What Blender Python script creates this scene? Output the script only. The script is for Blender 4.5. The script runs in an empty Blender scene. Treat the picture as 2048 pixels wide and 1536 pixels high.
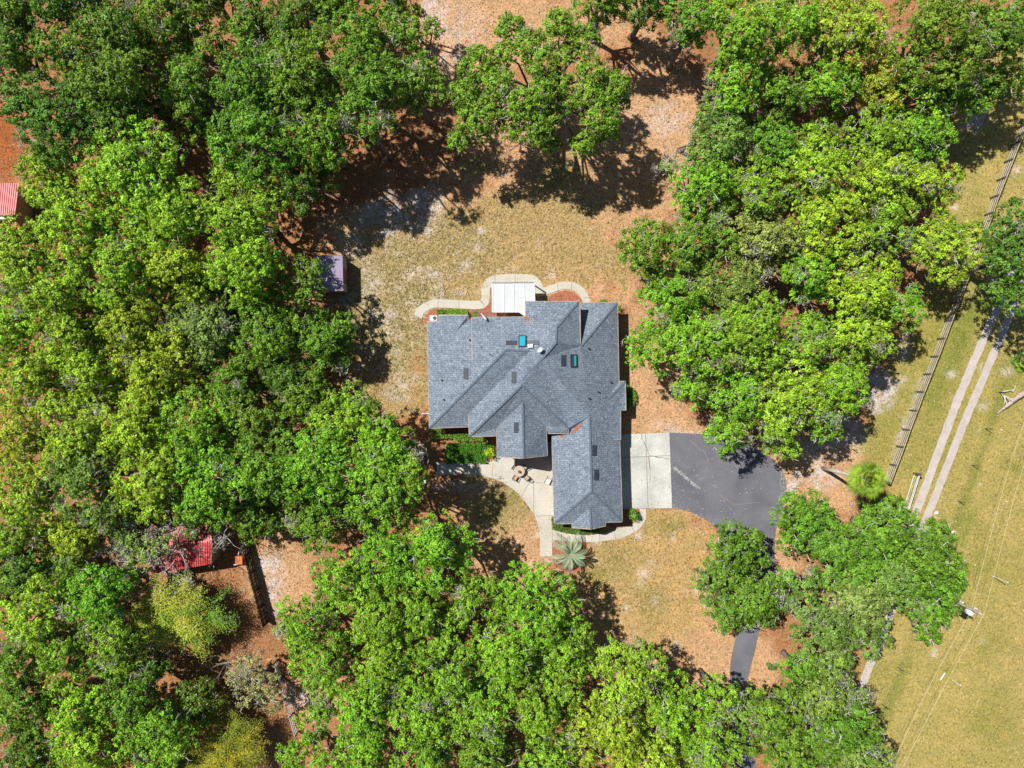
import bpy, bmesh, math, random
import numpy as np
from mathutils import Vector, Matrix
random.seed(7); RNG = np.random.default_rng(11)
scene = bpy.context.scene
COL = scene.collection
# ------------------------------------------------------------------ camera
H = 85.0; TAN = 0.7228
cam_d = bpy.data.cameras.new('camera'); cam = bpy.data.objects.new('camera', cam_d); COL.objects.link(cam)
cam_d.sensor_width = 36; cam_d.lens = 18/TAN; cam_d.clip_end = 3000; cam_d.clip_start = 1
cam.location = (0, 0, H); cam.rotation_euler = (0, 0, 0); scene.camera = cam
def U(px, py, z=0.0):
    """point of the place seen at photo pixel (px, py) when it lies at height z"""
    k = TAN*(H-z)/1024
    return Vector(((px-1024)*k, -(py-768)*k, z))
# ------------------------------------------------------------------ light
EL = math.radians(55.5); SX, SY = -0.835, 0.55
az = math.atan2(SX, SY)
w = bpy.data.worlds.new('World'); scene.world = w; w.use_nodes = True
nt = w.node_tree; sky = nt.nodes.new('ShaderNodeTexSky'); sky.sky_type = 'NISHITA'; sky.sun_disc = False
sky.sun_elevation = EL; sky.sun_rotation = az; sky.air_density = 1.0; sky.dust_density = 0.6
nt.links.new(sky.outputs[0], nt.nodes['Background'].inputs[0]); nt.nodes['Background'].inputs[1].default_value = 0.05
sd = bpy.data.lights.new('sun', 'SUN'); sd.energy = 4.7; sd.angle = math.radians(0.53); sd.color = (1.0, 0.955, 0.88)
sun = bpy.data.objects.new('sun', sd); COL.objects.link(sun)
sdir = Vector((SX*math.cos(EL), SY*math.cos(EL), math.sin(EL)))
sun.rotation_euler = sdir.to_track_quat('Z', 'Y').to_euler(); sun.location = sdir*100
vs = scene.view_settings; vs.view_transform = 'Standard'; vs.look = 'None'; vs.gamma = 1; vs.use_curve_mapping = False
vs.exposure = 0.5
scene.cycles.max_bounces = 6; scene.cycles.transparent_max_bounces = 4; scene.cycles.diffuse_bounces = 2

# ------------------------------------------------------------------ materials
def mat(name):
    m = bpy.data.materials.new(name); m.use_nodes = True
    return m, m.node_tree, m.node_tree.nodes['Principled BSDF']
def N(nt, t, **kw):
    n = nt.nodes.new(t)
    for k, v in kw.items(): setattr(n, k, v)
    return n
def noise(nt, scale, detail=4, rough=0.55, co=None, dist=0.0):
    n = N(nt, 'ShaderNodeTexNoise'); n.inputs['Scale'].default_value = scale; n.inputs['Detail'].default_value = detail
    n.inputs['Roughness'].default_value = rough; n.inputs['Distortion'].default_value = dist
    if co is not None: nt.links.new(co, n.inputs['Vector'])
    return n
def ramp(nt, src, stops):
    r = N(nt, 'ShaderNodeValToRGB'); e = r.color_ramp.elements
    while len(e) < len(stops): e.new(0.5)
    for i, (p, c) in enumerate(stops):
        e[i].position = p; e[i].color = (c[0], c[1], c[2], 1) if not isinstance(c, (int, float)) else (c, c, c, 1)
    nt.links.new(src, r.inputs[0]); return r
def mix(nt, mode, fac, a, b):
    m = N(nt, 'ShaderNodeMix', data_type='RGBA', blend_type=mode)
    for v, i in ((fac, 0), (a, 6), (b, 7)):
        if hasattr(v, 'is_linked') or hasattr(v, 'links'): nt.links.new(v, m.inputs[i])
        elif i == 0: m.inputs[0].default_value = v
        else: m.inputs[i].default_value = (v[0], v[1], v[2], 1)
    return m.outputs[2]
def bump(nt, b, src, s=0.3, d=0.05):
    n = N(nt, 'ShaderNodeBump'); n.inputs['Strength'].default_value = s; n.inputs['Distance'].default_value = d
    nt.links.new(src, n.inputs['Height']); nt.links.new(n.outputs[0], b.inputs['Normal'])
def simple(name, c1, c2=None, scale=6, rough=0.7, metal=0.0, bmp=0.0):
    m, nt, b = mat(name); tc = N(nt, 'ShaderNodeTexCoord')
    n = noise(nt, scale, 5, 0.6, tc.outputs['Object'])
    c2 = c2 or tuple(x*0.75 for x in c1)
    r = ramp(nt, n.outputs[0], [(0.35, c2), (0.65, c1)])
    nt.links.new(r.outputs[0], b.inputs['Base Color']); b.inputs['Roughness'].default_value = rough; b.inputs['Metallic'].default_value = metal
    if bmp: bump(nt, b, n.outputs[0], bmp)
    return m
def leafmat(name, trans=0.3, gain=1.0):
    m, nt, b = mat(name)
    a = N(nt, 'ShaderNodeAttribute', attribute_name='tint')
    nt.links.new(a.outputs['Color'], b.inputs['Base Color']); b.inputs['Roughness'].default_value = 0.5
    b.inputs['Specular IOR Level'].default_value = 0.22
    t = N(nt, 'ShaderNodeBsdfTranslucent'); c = mix(nt, 'MULTIPLY', 1.0, a.outputs['Color'], (1.25, 1.15, 0.5)); nt.links.new(c, t.inputs[0])
    ms = N(nt, 'ShaderNodeMixShader'); ms.inputs[0].default_value = trans
    nt.links.new(b.outputs[0], ms.inputs[1]); nt.links.new(t.outputs[0], ms.inputs[2])
    nt.links.new(ms.outputs[0], nt.nodes['Material Output'].inputs[0]); return m
M = {}
M['leaf'] = leafmat('oak_leaves', 0.12)
M['bark'] = simple('oak_bark', (0.21, 0.185, 0.16), (0.085, 0.072, 0.06), 5, 0.85)
M['twig'] = simple('grey_twigs', (0.68, 0.65, 0.60), (0.40, 0.38, 0.34), 3, 0.8)
M['moss'] = leafmat('spanish_moss', 0.15)

def ground_mat():
    m, nt, b = mat('ground_surface')
    tc = N(nt, 'ShaderNodeTexCoord'); co = tc.outputs['Object']
    a = N(nt, 'ShaderNodeAttribute', attribute_name='gcol'); s = N(nt, 'ShaderNodeAttribute', attribute_name='speck')
    n1 = noise(nt, 3.4, 6, 0.72, co, 0.6); r1 = ramp(nt, n1.outputs[0], [(0.32, 0.30), (0.46, 0.86), (0.58, 1.12), (0.72, 1.75)])
    c = mix(nt, 'MULTIPLY', 0.8, a.outputs['Color'], r1.outputs[0])
    n0 = noise(nt, 0.55, 5, 0.65, co); r0 = ramp(nt, n0.outputs[0], [(0.3, (0.80, 0.86, 0.80)), (0.7, (1.16, 1.08, 1.05))])
    c = mix(nt, 'MULTIPLY', 0.9, c, r0.outputs[0])
    # olive tufts and pale straw / sand flecks, strength from the zone
    n2 = noise(nt, 2.1, 6, 0.78, co, 0.4); r2 = ramp(nt, n2.outputs[0], [(0.49, 0.0), (0.56, 1.0)])
    f = N(nt, 'ShaderNodeMath', operation='MULTIPLY'); nt.links.new(r2.outputs[0], f.inputs[0]); nt.links.new(s.outputs['Fac'], f.inputs[1])
    c = mix(nt, 'MIX', f.outputs[0], c, (0.105, 0.088, 0.026))
    mp = N(nt, 'ShaderNodeMapping'); mp.inputs['Location'].default_value = (31, 17, 4); nt.links.new(co, mp.inputs[0])
    n3 = noise(nt, 2.6, 5, 0.8, mp.outputs[0], 0.5); r3 = ramp(nt, n3.outputs[0], [(0.56, 0.0), (0.63, 1.0)])
    f3 = N(nt, 'ShaderNodeMath', operation='MULTIPLY'); nt.links.new(r3.outputs[0], f3.inputs[0]); nt.links.new(s.outputs['Fac'], f3.inputs[1])
    c = mix(nt, 'MIX', f3.outputs[0], c, (0.62, 0.52, 0.40))
    nt.links.new(c, b.inputs['Base Color']); b.inputs['Roughness'].default_value = 0.95; b.inputs['Specular IOR Level'].default_value = 0.1
    n4 = noise(nt, 5.0, 5, 0.7, co); bump(nt, b, n4.outputs[0], 0.7, 0.12)
    return m
M['ground'] = ground_mat()

def concrete_mat(name, c, dark, blotch=0.35):
    m, nt, b = mat(name); tc = N(nt, 'ShaderNodeTexCoord'); co = tc.outputs['Object']
    n1 = noise(nt, blotch, 6, 0.65, co); r1 = ramp(nt, n1.outputs[0], [(0.32, dark), (0.62, c)])
    n2 = noise(nt, 9, 5, 0.75, co); r2 = ramp(nt, n2.outputs[0], [(0.3, 0.82), (0.7, 1.1)])
    cc = mix(nt, 'MULTIPLY', 1.0, r1.outputs[0], r2.outputs[0])
    nt.links.new(cc, b.inputs['Base Color']); b.inputs['Roughness'].default_value = 0.9; bump(nt, b, n2.outputs[0], 0.15, 0.02)
    return m
M['concrete'] = concrete_mat('walk_concrete', (0.50, 0.475, 0.42), (0.42, 0.385, 0.32))
M['pad'] = concrete_mat('drive_concrete', (0.52, 0.54, 0.50), (0.37, 0.37, 0.34), 0.28)
def asphalt_mat():
    m, nt, b = mat('asphalt'); tc = N(nt, 'ShaderNodeTexCoord'); co = tc.outputs['Object']
    n1 = noise(nt, 0.22, 6, 0.6, co, 0.5); r1 = ramp(nt, n1.outputs[0], [(0.3, (0.085, 0.088, 0.108)), (0.7, (0.150, 0.150, 0.170))])
    n2 = noise(nt, 14, 4, 0.8, co); r2 = ramp(nt, n2.outputs[0], [(0.3, 0.8), (0.7, 1.2)])
    c = mix(nt, 'MULTIPLY', 1.0, r1.outputs[0], r2.outputs[0])
    v = noise(nt, 1.9, 8, 0.85, co); r3 = ramp(nt, v.outputs[0], [(0.66, 0.0), (0.74, 0.75)])
    c = mix(nt, 'MIX', r3.outputs[0], c, (0.42, 0.41, 0.42))
    nt.links.new(c, b.inputs['Base Color']); b.inputs['Roughness'].default_value = 0.85; bump(nt, b, n2.outputs[0], 0.2, 0.01); return m
M['asphalt'] = asphalt_mat()
def shingle_mat():
    m, nt, b = mat('slate_blue_shingles'); tc = N(nt, 'ShaderNodeTexCoord'); co = tc.outputs['Object']
    n = noise(nt, 3.6, 3, 0.6, co, 1.6)
    r = ramp(nt, n.outputs[0], [(0.30, (0.085, 0.112, 0.155)), (0.46, (0.145, 0.180, 0.235)), (0.57, (0.20, 0.24, 0.295)), (0.72, (0.36, 0.405, 0.455))])
    br = N(nt, 'ShaderNodeTexBrick'); br.inputs['Scale'].default_value = 1.0; br.inputs['Brick Width'].default_value = 0.55; br.inputs['Row Height'].default_value = 0.24
    br.inputs['Mortar Size'].default_value = 0.03; br.inputs['Color1'].default_value = (0.8, 0.8, 0.8, 1); br.inputs['Color2'].default_value = (1.12, 1.12, 1.12, 1); br.inputs['Mortar'].default_value = (0.6, 0.6, 0.6, 1)
    nt.links.new(co, br.inputs['Vector'])
    c = mix(nt, 'MULTIPLY', 0.7, r.outputs[0], br.outputs[0])
    n5 = noise(nt, 0.25, 4, 0.6, co); r5 = ramp(nt, n5.outputs[0], [(0.3, 0.88), (0.7, 1.1)]); c = mix(nt, 'MULTIPLY', 1.0, c, r5.outputs[0])
    nt.links.new(c, b.inputs['Base Color']); b.inputs['Roughness'].default_value = 0.9; bump(nt, b, n.outputs[0], 0.35, 0.05); return m
M['shingle'] = shingle_mat()
M['vent2'] = simple('ridge_cap_shingle', (0.125, 0.155, 0.205), (0.075, 0.10, 0.14), 5, 0.9)
M['trim'] = simple('tan_gutter_trim', (0.40, 0.35, 0.30), (0.24, 0.19, 0.155), 1.5, 0.6)
M['white'] = simple('white_panel', (0.47, 0.49, 0.51), (0.43, 0.455, 0.48), 0.8, 0.5)
M['whitepaint'] = simple('white_paint', (0.70, 0.70, 0.69), (0.60, 0.60, 0.59), 2, 0.5)
M['wall'] = simple('tan_brick', (0.42, 0.30, 0.22), (0.30, 0.20, 0.15), 9, 0.85)
M['dark'] = simple('dark_metal', (0.035, 0.038, 0.045), (0.02, 0.02, 0.025), 4, 0.5)
M['vent'] = simple('charcoal_vent', (0.045, 0.055, 0.075), (0.03, 0.036, 0.05), 2, 0.45)
M['redroof'] = simple('red_metal_roof', (0.62, 0.10, 0.10), (0.45, 0.055, 0.06), 1.2, 0.45)
M['lav'] = simple('lavender_grey_roof', (0.34, 0.28, 0.40), (0.27, 0.22, 0.33), 1.5, 0.6)
M['shedwall'] = simple('tan_siding', (0.42, 0.36, 0.26), (0.30, 0.24, 0.18), 2, 0.8)
M['darkwood'] = simple('dark_fence_wood', (0.075, 0.045, 0.03), (0.03, 0.018, 0.014), 4, 0.85)
M['board'] = simple('weathered_board', (0.50, 0.44, 0.32), (0.36, 0.31, 0.22), 2, 0.85)
M['post'] = simple('grey_post_wood', (0.13, 0.115, 0.10), (0.07, 0.06, 0.05), 4, 0.9)
M['deck'] = simple('red_brown_deck', (0.30, 0.13, 0.10), (0.18, 0.07, 0.06), 4, 0.8)
M['steel'] = simple('galvanised_steel', (0.62, 0.64, 0.64), (0.45, 0.47, 0.47), 3, 0.4, 0.3)
M['mulch'] = simple('red_mulch', (0.42, 0.16, 0.09), (0.18, 0.06, 0.035), 7, 0.95, bmp=0.6)
M['track'] = concrete_mat('pale_limerock', (0.48, 0.425, 0.395), (0.385, 0.335, 0.30), 0.9)
M['sandy'] = M['track']
M['orange'] = simple('rusty_orange', (0.65, 0.16, 0.03), (0.32, 0.08, 0.03), 3, 0.6)
M['blue'] = simple('blue_plastic', (0.06, 0.12, 0.40), None, 3, 0.5)
M['grey'] = simple('transformer_grey', (0.72, 0.75, 0.80), (0.60, 0.64, 0.70), 3, 0.4)
M['polewood'] = simple('pole_wood', (0.30, 0.25, 0.20), (0.20, 0.16, 0.13), 4, 0.85)
M['palmtrunk'] = simple('palm_trunk', (0.68, 0.64, 0.60), (0.50, 0.46, 0.42), 5, 0.9, bmp=0.4)
M['stone'] = simple('pale_limestone', (0.72, 0.68, 0.62), (0.5, 0.46, 0.4), 6, 0.9)
M['frondbase'] = simple('frond_bases', (0.12, 0.17, 0.03), (0.05, 0.07, 0.02), 8, 0.8)
M['log'] = simple('bleached_log', (0.46, 0.37, 0.32), (0.22, 0.17, 0.14), 3, 0.9)
M['tabletop'] = simple('mottled_stone_top', (0.52, 0.42, 0.36), (0.36, 0.28, 0.24), 14, 0.5)
M['cushion'] = simple('tan_seat', (0.50, 0.33, 0.22), (0.36, 0.23, 0.15), 4, 0.9)
M['wire'] = simple('bright_wire', (0.62, 0.55, 0.36), None, 1, 0.5)
def glass_mat(name, c):
    m, nt, b = mat(name); b.inputs['Base Color'].default_value = (*c, 1); b.inputs['Roughness'].default_value = 0.12; b.inputs['Metallic'].default_value = 0.0
    return m
M['skyglass'] = glass_mat('teal_skylight_glass', (0.03, 0.33, 0.42)); M['pane'] = glass_mat('dark_window_glass', (0.04, 0.06, 0.08))

# ------------------------------------------------------------------ helpers
def tag(o, label, cat, group=None, kind=None):
    if label: o['label'] = label
    if cat: o['category'] = cat
    if group: o['group'] = group
    if kind: o['kind'] = kind
    return o
def link(name, me, m=None, parent=None):
    o = bpy.data.objects.new(name, me); COL.objects.link(o)
    if m is not None: me.materials.append(m)
    if parent is not None:
        o.parent = parent; o.matrix_parent_inverse = Matrix.Translation(parent.location).inverted()
        if parent.parent is not None: o.matrix_parent_inverse = Matrix.Identity(4)
    return o
def empty(name, loc, label, cat, group=None):
    o = bpy.data.objects.new(name, None); COL.objects.link(o); o.location = loc; o.empty_display_size = 0.3
    return tag(o, label, cat, group)
class MB:
    def __init__(s): s.v = []; s.f = []
    def add(s, vs, fs):
        n = len(s.v); s.v += [tuple(v) for v in vs]; s.f += [tuple(i+n for i in f) for f in fs]; return s
    def box(s, a, b, rot=0.0, c=None):
        x0, y0, z0 = a; x1, y1, z1 = b
        vs = [(x, y, z) for z in (z0, z1) for x, y in ((x0, y0), (x1, y0), (x1, y1), (x0, y1))]
        if rot:
            cx, cy = c if c else ((x0+x1)/2, (y0+y1)/2); cr, sr = math.cos(rot), math.sin(rot)
            vs = [(cx+(x-cx)*cr-(y-cy)*sr, cy+(x-cx)*sr+(y-cy)*cr, z) for x, y, z in vs]
        return s.add(vs, [(3, 2, 1, 0), (4, 5, 6, 7), (0, 1, 5, 4), (1, 2, 6, 5), (2, 3, 7, 6), (3, 0, 4, 7)])
    def beam(s, p, q, wd, hg):
        p = Vector(p); q = Vector(q); d = (q-p).normalized(); up = Vector((0, 0, 1)) if abs(d.z) < 0.95 else Vector((1, 0, 0))
        sd = d.cross(up).normalized(); u = sd.cross(d); sd *= wd/2; u *= hg/2
        vs = [p-sd-u, p+sd-u, p+sd+u, p-sd+u, q-sd-u, q+sd-u, q+sd+u, q-sd+u]
        return s.add(vs, [(3, 2, 1, 0), (4, 5, 6, 7), (0, 1, 5, 4), (1, 2, 6, 5), (2, 3, 7, 6), (3, 0, 4, 7)])
    def tube(s, pts, rs, n=6, cap=True):
        pts = [Vector(p) for p in pts]; L = len(pts); vs = []
        if isinstance(rs, (int, float)): rs = [rs]*L
        for i, p in enumerate(pts):
            d = (pts[min(i+1, L-1)]-pts[max(i-1, 0)]).normalized()
            up = Vector((0, 0, 1)) if abs(d.z) < 0.9 else Vector((1, 0, 0))
            a = d.cross(up).normalized(); b = a.cross(d)
            for k in range(n):
                t = 2*math.pi*k/n; vs.append(p + (a*math.cos(t)+b*math.sin(t))*rs[i])
        fs = [(i*n+k, i*n+(k+1) % n, (i+1)*n+(k+1) % n, (i+1)*n+k) for i in range(L-1) for k in range(n)]
        if cap: fs += [tuple(range(n-1, -1, -1)), tuple((L-1)*n+k for k in range(n))]
        return s.add(vs, fs)
    def prism(s, poly, z0, z1):
        n = len(poly); vs = [(p[0], p[1], z0) for p in poly]+[(p[0], p[1], z1) for p in poly]
        ar = sum(poly[i][0]*poly[(i+1) % n][1]-poly[(i+1) % n][0]*poly[i][1] for i in range(n))
        top = tuple(range(n, 2*n)); bot = tuple(range(n-1, -1, -1)); sides = [(i, (i+1) % n, (i+1) % n+n, i+n) for i in range(n)]
        if ar < 0: top = top[::-1]; bot = bot[::-1]; sides = [f[::-1] for f in sides]
        return s.add(vs, [top, bot]+sides)
    def build(s, name, m, parent=None, smooth=False, tri=False):
        me = bpy.data.meshes.new(name); me.from_pydata(s.v, [], s.f); me.update()
        if smooth: me.polygons.foreach_set('use_smooth', [True]*len(me.polygons))
        if tri:
            bm = bmesh.new(); bm.from_mesh(me); bmesh.ops.triangulate(bm, faces=bm.faces[:]); bm.to_mesh(me); bm.free()
        return link(name, me, m, parent)
def spline(pts, n=8):
    """Catmull-Rom through 2-D/3-D points"""
    P = [np.array(p, float) for p in pts]; P = [2*P[0]-P[1]]+P+[2*P[-1]-P[-2]]; out = []
    for i in range(1, len(P)-2):
        for t in np.linspace(0, 1, n, endpoint=False):
            a, b, c, d = P[i-1], P[i], P[i+1], P[i+2]
            out.append(0.5*((2*b)+(-a+c)*t+(2*a-5*b+4*c-d)*t*t+(-a+3*b-3*c+d)*t**3))
    out.append(P[-2]); return out
def ribbon(pts, wpx, z0, z1, n=8, jit=0.0):
    """closed outline of a strip following pixel points"""
    P = spline(pts, n); W = [np.array(U(p[0], p[1])[:2]) for p in P]; L = []; R = []
    wd = wpx*TAN*H/1024/2
    for i, p in enumerate(W):
        d = W[min(i+1, len(W)-1)]-W[max(i-1, 0)]; d /= np.linalg.norm(d); nn = np.array((-d[1], d[0]))
        w1 = wd*(1+jit*random.uniform(-1, 1)); w2 = wd*(1+jit*random.uniform(-1, 1))
        L.append(p+nn*w1); R.append(p-nn*w2)
    mb = MB(); n_ = len(L)
    vs = [(*p, z) for z in (z0, z1) for p in L+R]; o = 2*n_
    for i in range(n_-1):
        mb_f = [(o+i, o+n_+i, o+n_+i+1, o+i+1), (i, i+1, o+i+1, o+i), (n_+i+1, n_+i, o+n_+i, o+n_+i+1)]
        mb.f += mb_f
    mb.f += [(0, o, o+n_, n_)[::-1], (n_-1, o+n_-1, o+2*n_-1, 2*n_-1)]
    mb.v = vs; return mb
def np_mesh(name, verts, nq, tint=None):
    """mesh of nq separate quads (4 verts each)"""
    me = bpy.data.meshes.new(name); nv = len(verts)
    me.vertices.add(nv); me.vertices.foreach_set('co', verts.astype(np.float32).ravel())
    me.loops.add(nq*4); me.loops.foreach_set('vertex_index', np.arange(nq*4, dtype=np.int32))
    me.polygons.add(nq); me.polygons.foreach_set('loop_start', np.arange(0, nq*4, 4, dtype=np.int32))
    try: me.polygons.foreach_set('loop_total', np.full(nq, 4, dtype=np.int32))
    except Exception: pass
    if tint is not None:
        a = me.attributes.new('tint', 'FLOAT_COLOR', 'POINT'); c = np.ones((nv, 4), np.float32); c[:, :3] = np.repeat(tint, 4, axis=0); a.data.foreach_set('color', c.ravel())
    me.update(calc_edges=True); return me
def unit(a): return a/np.maximum(np.linalg.norm(a, axis=1, keepdims=True), 1e-9)
def quads(c, n, size, asp=0.6, axis=None):
    """diamond leaves at c with normal n"""
    k = len(c); r = RNG.normal(size=(k, 3)) if axis is None else axis
    a = unit(np.cross(n, r)) if axis is None else unit(axis - n*np.sum(axis*n, axis=1, keepdims=True))
    b = np.cross(n, a); s = size[:, None]
    v = np.stack([c-a*s*0.5, c+b*s*asp*0.5, c+a*s*0.5, c-b*s*asp*0.5], axis=1)
    return v.reshape(-1, 3)

# ------------------------------------------------------------------ ground
def vnoise(X, Y, cell, seed):
    r = np.random.default_rng(seed); g = r.random((260, 260)); x = X/cell+1000.37; y = Y/cell+1000.71
    xi = np.floor(x).astype(int); yi = np.floor(y).astype(int); fx = x-xi; fy = y-yi; fx = fx*fx*(3-2*fx); fy = fy*fy*(3-2*fy)
    G = lambda i, j: g[i % 260, j % 260]
    return (G(xi, yi)*(1-fx)+G(xi+1, yi)*fx)*(1-fy)+(G(xi, yi+1)*(1-fx)+G(xi+1, yi+1)*fx)*fy
def fbm(X, Y, cell, seed, o=4):
    t = 0; a = 1; s = 0
    for i in range(o): t = t+a*vnoise(X, Y, cell/2**i, seed+i); s += a; a *= 0.55
    return t/s
def make_ground():
    xs = np.concatenate([[-900, -400, -180, -110], np.arange(-78, 78.01, 0.36), [110, 180, 400, 900]])
    ys = np.concatenate([[-900, -400, -180, -100], np.arange(-62, 62.01, 0.36), [100, 180, 400, 900]])
    X, Y = np.meshgrid(xs, ys); PX = 1024+X/(TAN*H)*1024; PY = 768-Y/(TAN*H)*1024
    f1 = fbm(PX, PY, 90, 3); f2 = fbm(PX, PY, 28, 9); f3 = fbm(PX, PY, 160, 21)
    wob = (f1-0.5)*90+(f2-0.5)*40
    C = np.zeros(X.shape+(3,)); C[:] = (0.33, 0.160, 0.075); C *= (0.85+0.35*f1)[..., None]
    S = np.full(X.shape, 0.05)
    def lay(mask, col, sp=None):
        nonlocal C, S
        mk = np.clip(mask, 0, 1); C = C*(1-mk[..., None])+np.array(col)*mk[..., None]
        if sp is not None: S = S*(1-mk)+sp*mk
    def blob(x, y, rx, ry, rot=0, soft=0.35):
        c, s = math.cos(rot), math.sin(rot); dx = PX-x; dy = PY-y; u = (dx*c+dy*s)/rx; v = (-dx*s+dy*c)/ry
        return np.clip((1-np.sqrt(u*u+v*v)+(f2-0.5)*0.9+(f1-0.5)*0.5)/soft, 0, 1)
    # clearings of pale leaf litter
    for b in [(1090, 250, 230, 120), (930, 90, 130, 190), (1100, 60, 200, 80), (1330, 260, 130, 190), (1080, 470, 330, 210), (1290, 760, 90, 190), (1340, 900, 120, 90), (1650, 940, 130, 110),
              (1000, 1060, 130, 130), (1300, 1180, 220, 240), (560, 1150, 90, 110), (640, 1390, 70, 50), (1560, 1100, 60, 120), (1460, 1320, 120, 90), (720, 470, 100, 90), (140, 1145, 60, 40)]:
        lay(blob(*b), (0.50, 0.30, 0.165), 0.2)
    # dormant lawn
    for b in [(830, 560, 190, 190), (770, 740, 110, 120), (1060, 480, 230, 120), (1230, 520, 60, 60), (1000, 1000, 90, 90)]:
        lay(blob(*b)*0.9, (0.375, 0.270, 0.115), 0.42)
    lay(blob(800, 620, 120, 150)*0.8, (0.335, 0.275, 0.130), 0.95)
    lay(blob(860, 500, 150, 70)*0.6, (0.335, 0.265, 0.120), 0.75)
    lay(blob(1300, 1150, 170, 190)*0.8, (0.42, 0.285, 0.110), 0.32)
    for b in [(1230, 1120, 60, 60), (1330, 1050, 60, 30), (1300, 1200, 50, 70), (1000, 1010, 40, 60, 0.9), (1060, 1000, 20, 70, -0.7), (1190, 1150, 40, 30), (960, 330, 60, 30), (1120, 340, 60, 40)]:
        lay(blob(*b, soft=1.0)*0.55, (0.165, 0.185, 0.035), 0.5)
    # meadow on the right
    ex = np.interp(PY, [-400, 0, 270, 500, 700, 880, 960, 1100, 1350, 1536, 2000], [2200, 2010, 1885, 1845, 1770, 1690, 1735, 1740, 1700, 1680, 1600])
    md = np.clip((PX-ex+wob*0.6)/45, 0, 1)
    lay(md, (0.345, 0.280, 0.092), 0.06)
    lay(md*np.clip((f3-0.45)*4, 0, 1)*0.6, (0.25, 0.23, 0.055))
    lay(md*np.clip((fbm(PX, PY, 60, 77)-0.58)*5, 0, 1)*0.5, (0.185, 0.20, 0.035))
    lay(md*np.clip((PX-1960+wob)/80, 0, 1)*np.clip((PY-1000)/200, 0, 1)*0.4, (0.37, 0.28, 0.11))
    for b in [(1900, 720, 30, 160, 0.36), (1950, 640, 30, 60, 0.3), (1945, 960, 14, 160, 0.36), (1990, 820, 14, 110, 0.4), (1930, 1060, 20, 60, 0.3), (1780, 1400, 20, 160, 0.4)]:
        lay(blob(*b, soft=0.8)*0.6, (0.15, 0.19, 0.03))
    # white sand
    for x, y, rx, ry, k in [(790, 430, 95, 55, 1.2), (850, 400, 50, 40, 1), (700, 480, 40, 30, .7), (1760, 780, 45, 60, 1.2), (1560, 890, 60, 25, .9), (1650, 900, 70, 25, .9), (1700, 860, 50, 40, .9),
                            (1640, 955, 40, 25, .9), (1590, 970, 12, 50, 1), (1570, 1000, 8, 60, 1), (540, 1130, 35, 30, .9), (560, 1160, 40, 40, .5), (548, 1200, 14, 60, 1), (920, 60, 60, 60, .45), (900, 120, 40, 40, .5),
                            (870, 20, 30, 60, .8), (600, 1390, 40, 25, 1.1), (1370, 870, 60, 14, .8), (1330, 855, 30, 18, .6), (740, 560, 30, 60, .45), (760, 640, 30, 30, .5), (1810, 850, 12, 130, .6), (1935, 500, 8, 60, .6),
                            (1945, 240, 30, 30, 1), (1730, 300, 30, 20, .6), (1460, 830, 40, 20, .5), (750, 1000, 60, 20, .3), (930, 975, 80, 20, .5), (1800, 700, 25, 40, .6), (1260, 250, 60, 40, .25), (1330, 240, 50, 40, .5),
                            (963, 461, 7, 7, 2.2), (872, 547, 11, 8, 1.6), (1182, 456, 12, 6, 1.5), (1660, 1180, 30, 40, .5), (790, 770, 30, 40, .4), (1740, 1180, 30, 20, .3)]:
        rot = 0.36 if rx < 14 and ry > 40 else 0
        mk = blob(x, y, rx, ry, rot, soft=0.6)*k
        mk = mk*np.clip((fbm(PX, PY, 9, int(x))-0.34)*4, 0.12, 1)
        lay(mk*0.9, (0.56, 0.50, 0.50), 0.25)
    rr = random.Random(5)
    for _ in range(150):
        x, y = rr.gauss(830, 110), rr.gauss(590, 110)
        if rr.random() < .3: x, y = rr.uniform(1000, 1450), rr.uniform(1040, 1330)
        if rr.random() < .15: x, y = rr.uniform(1700, 2040), rr.uniform(300, 1500)
        d = (PX-x)**2/rr.uniform(16, 120)+(PY-y)**2/rr.uniform(16, 90); lay(np.exp(-d)*rr.uniform(.3, .9), (0.58, 0.50, 0.44))
    lay(blob(10, 285, 50, 75)*0.9, (0.32, 0.10, 0.035), 0.0)
    globals()['GX'], globals()['GY'], globals()['GC'], globals()['GS'] = xs, ys, C, S
    v = np.stack([X, Y, (f1-0.5)*0.12], -1).reshape(-1, 3); ny, nx = X.shape
    i = np.arange(ny*nx).reshape(ny, nx); q = np.stack([i[:-1, :-1], i[:-1, 1:], i[1:, 1:], i[1:, :-1]], -1).reshape(-1, 4)
    me = bpy.data.meshes.new('ground'); v[:, 2] = np.minimum(v[:, 2], 0.0)*0.5
    me.vertices.add(len(v)); me.vertices.foreach_set('co', v.astype(np.float32).ravel())
    me.loops.add(q.size); me.loops.foreach_set('vertex_index', q.astype(np.int32).ravel()); me.polygons.add(len(q))
    me.polygons.foreach_set('loop_start', np.arange(0, q.size, 4, dtype=np.int32)); me.update(calc_edges=True)
    a = me.attributes.new('gcol', 'FLOAT_COLOR', 'POINT'); c4 = np.ones((len(v), 4), np.float32); c4[:, :3] = C.reshape(-1, 3); a.data.foreach_set('color', c4.ravel())
    s = me.attributes.new('speck', 'FLOAT', 'POINT'); s.data.foreach_set('value', S.astype(np.float32).ravel())
    o = link('ground', me, M['ground']); o['kind'] = 'structure'
make_ground()

def struct(o): o['kind'] = 'structure'; return o
def polyU(pts, z=0): return [tuple(U(x, y, z)[:2]) for x, y in pts]
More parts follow.
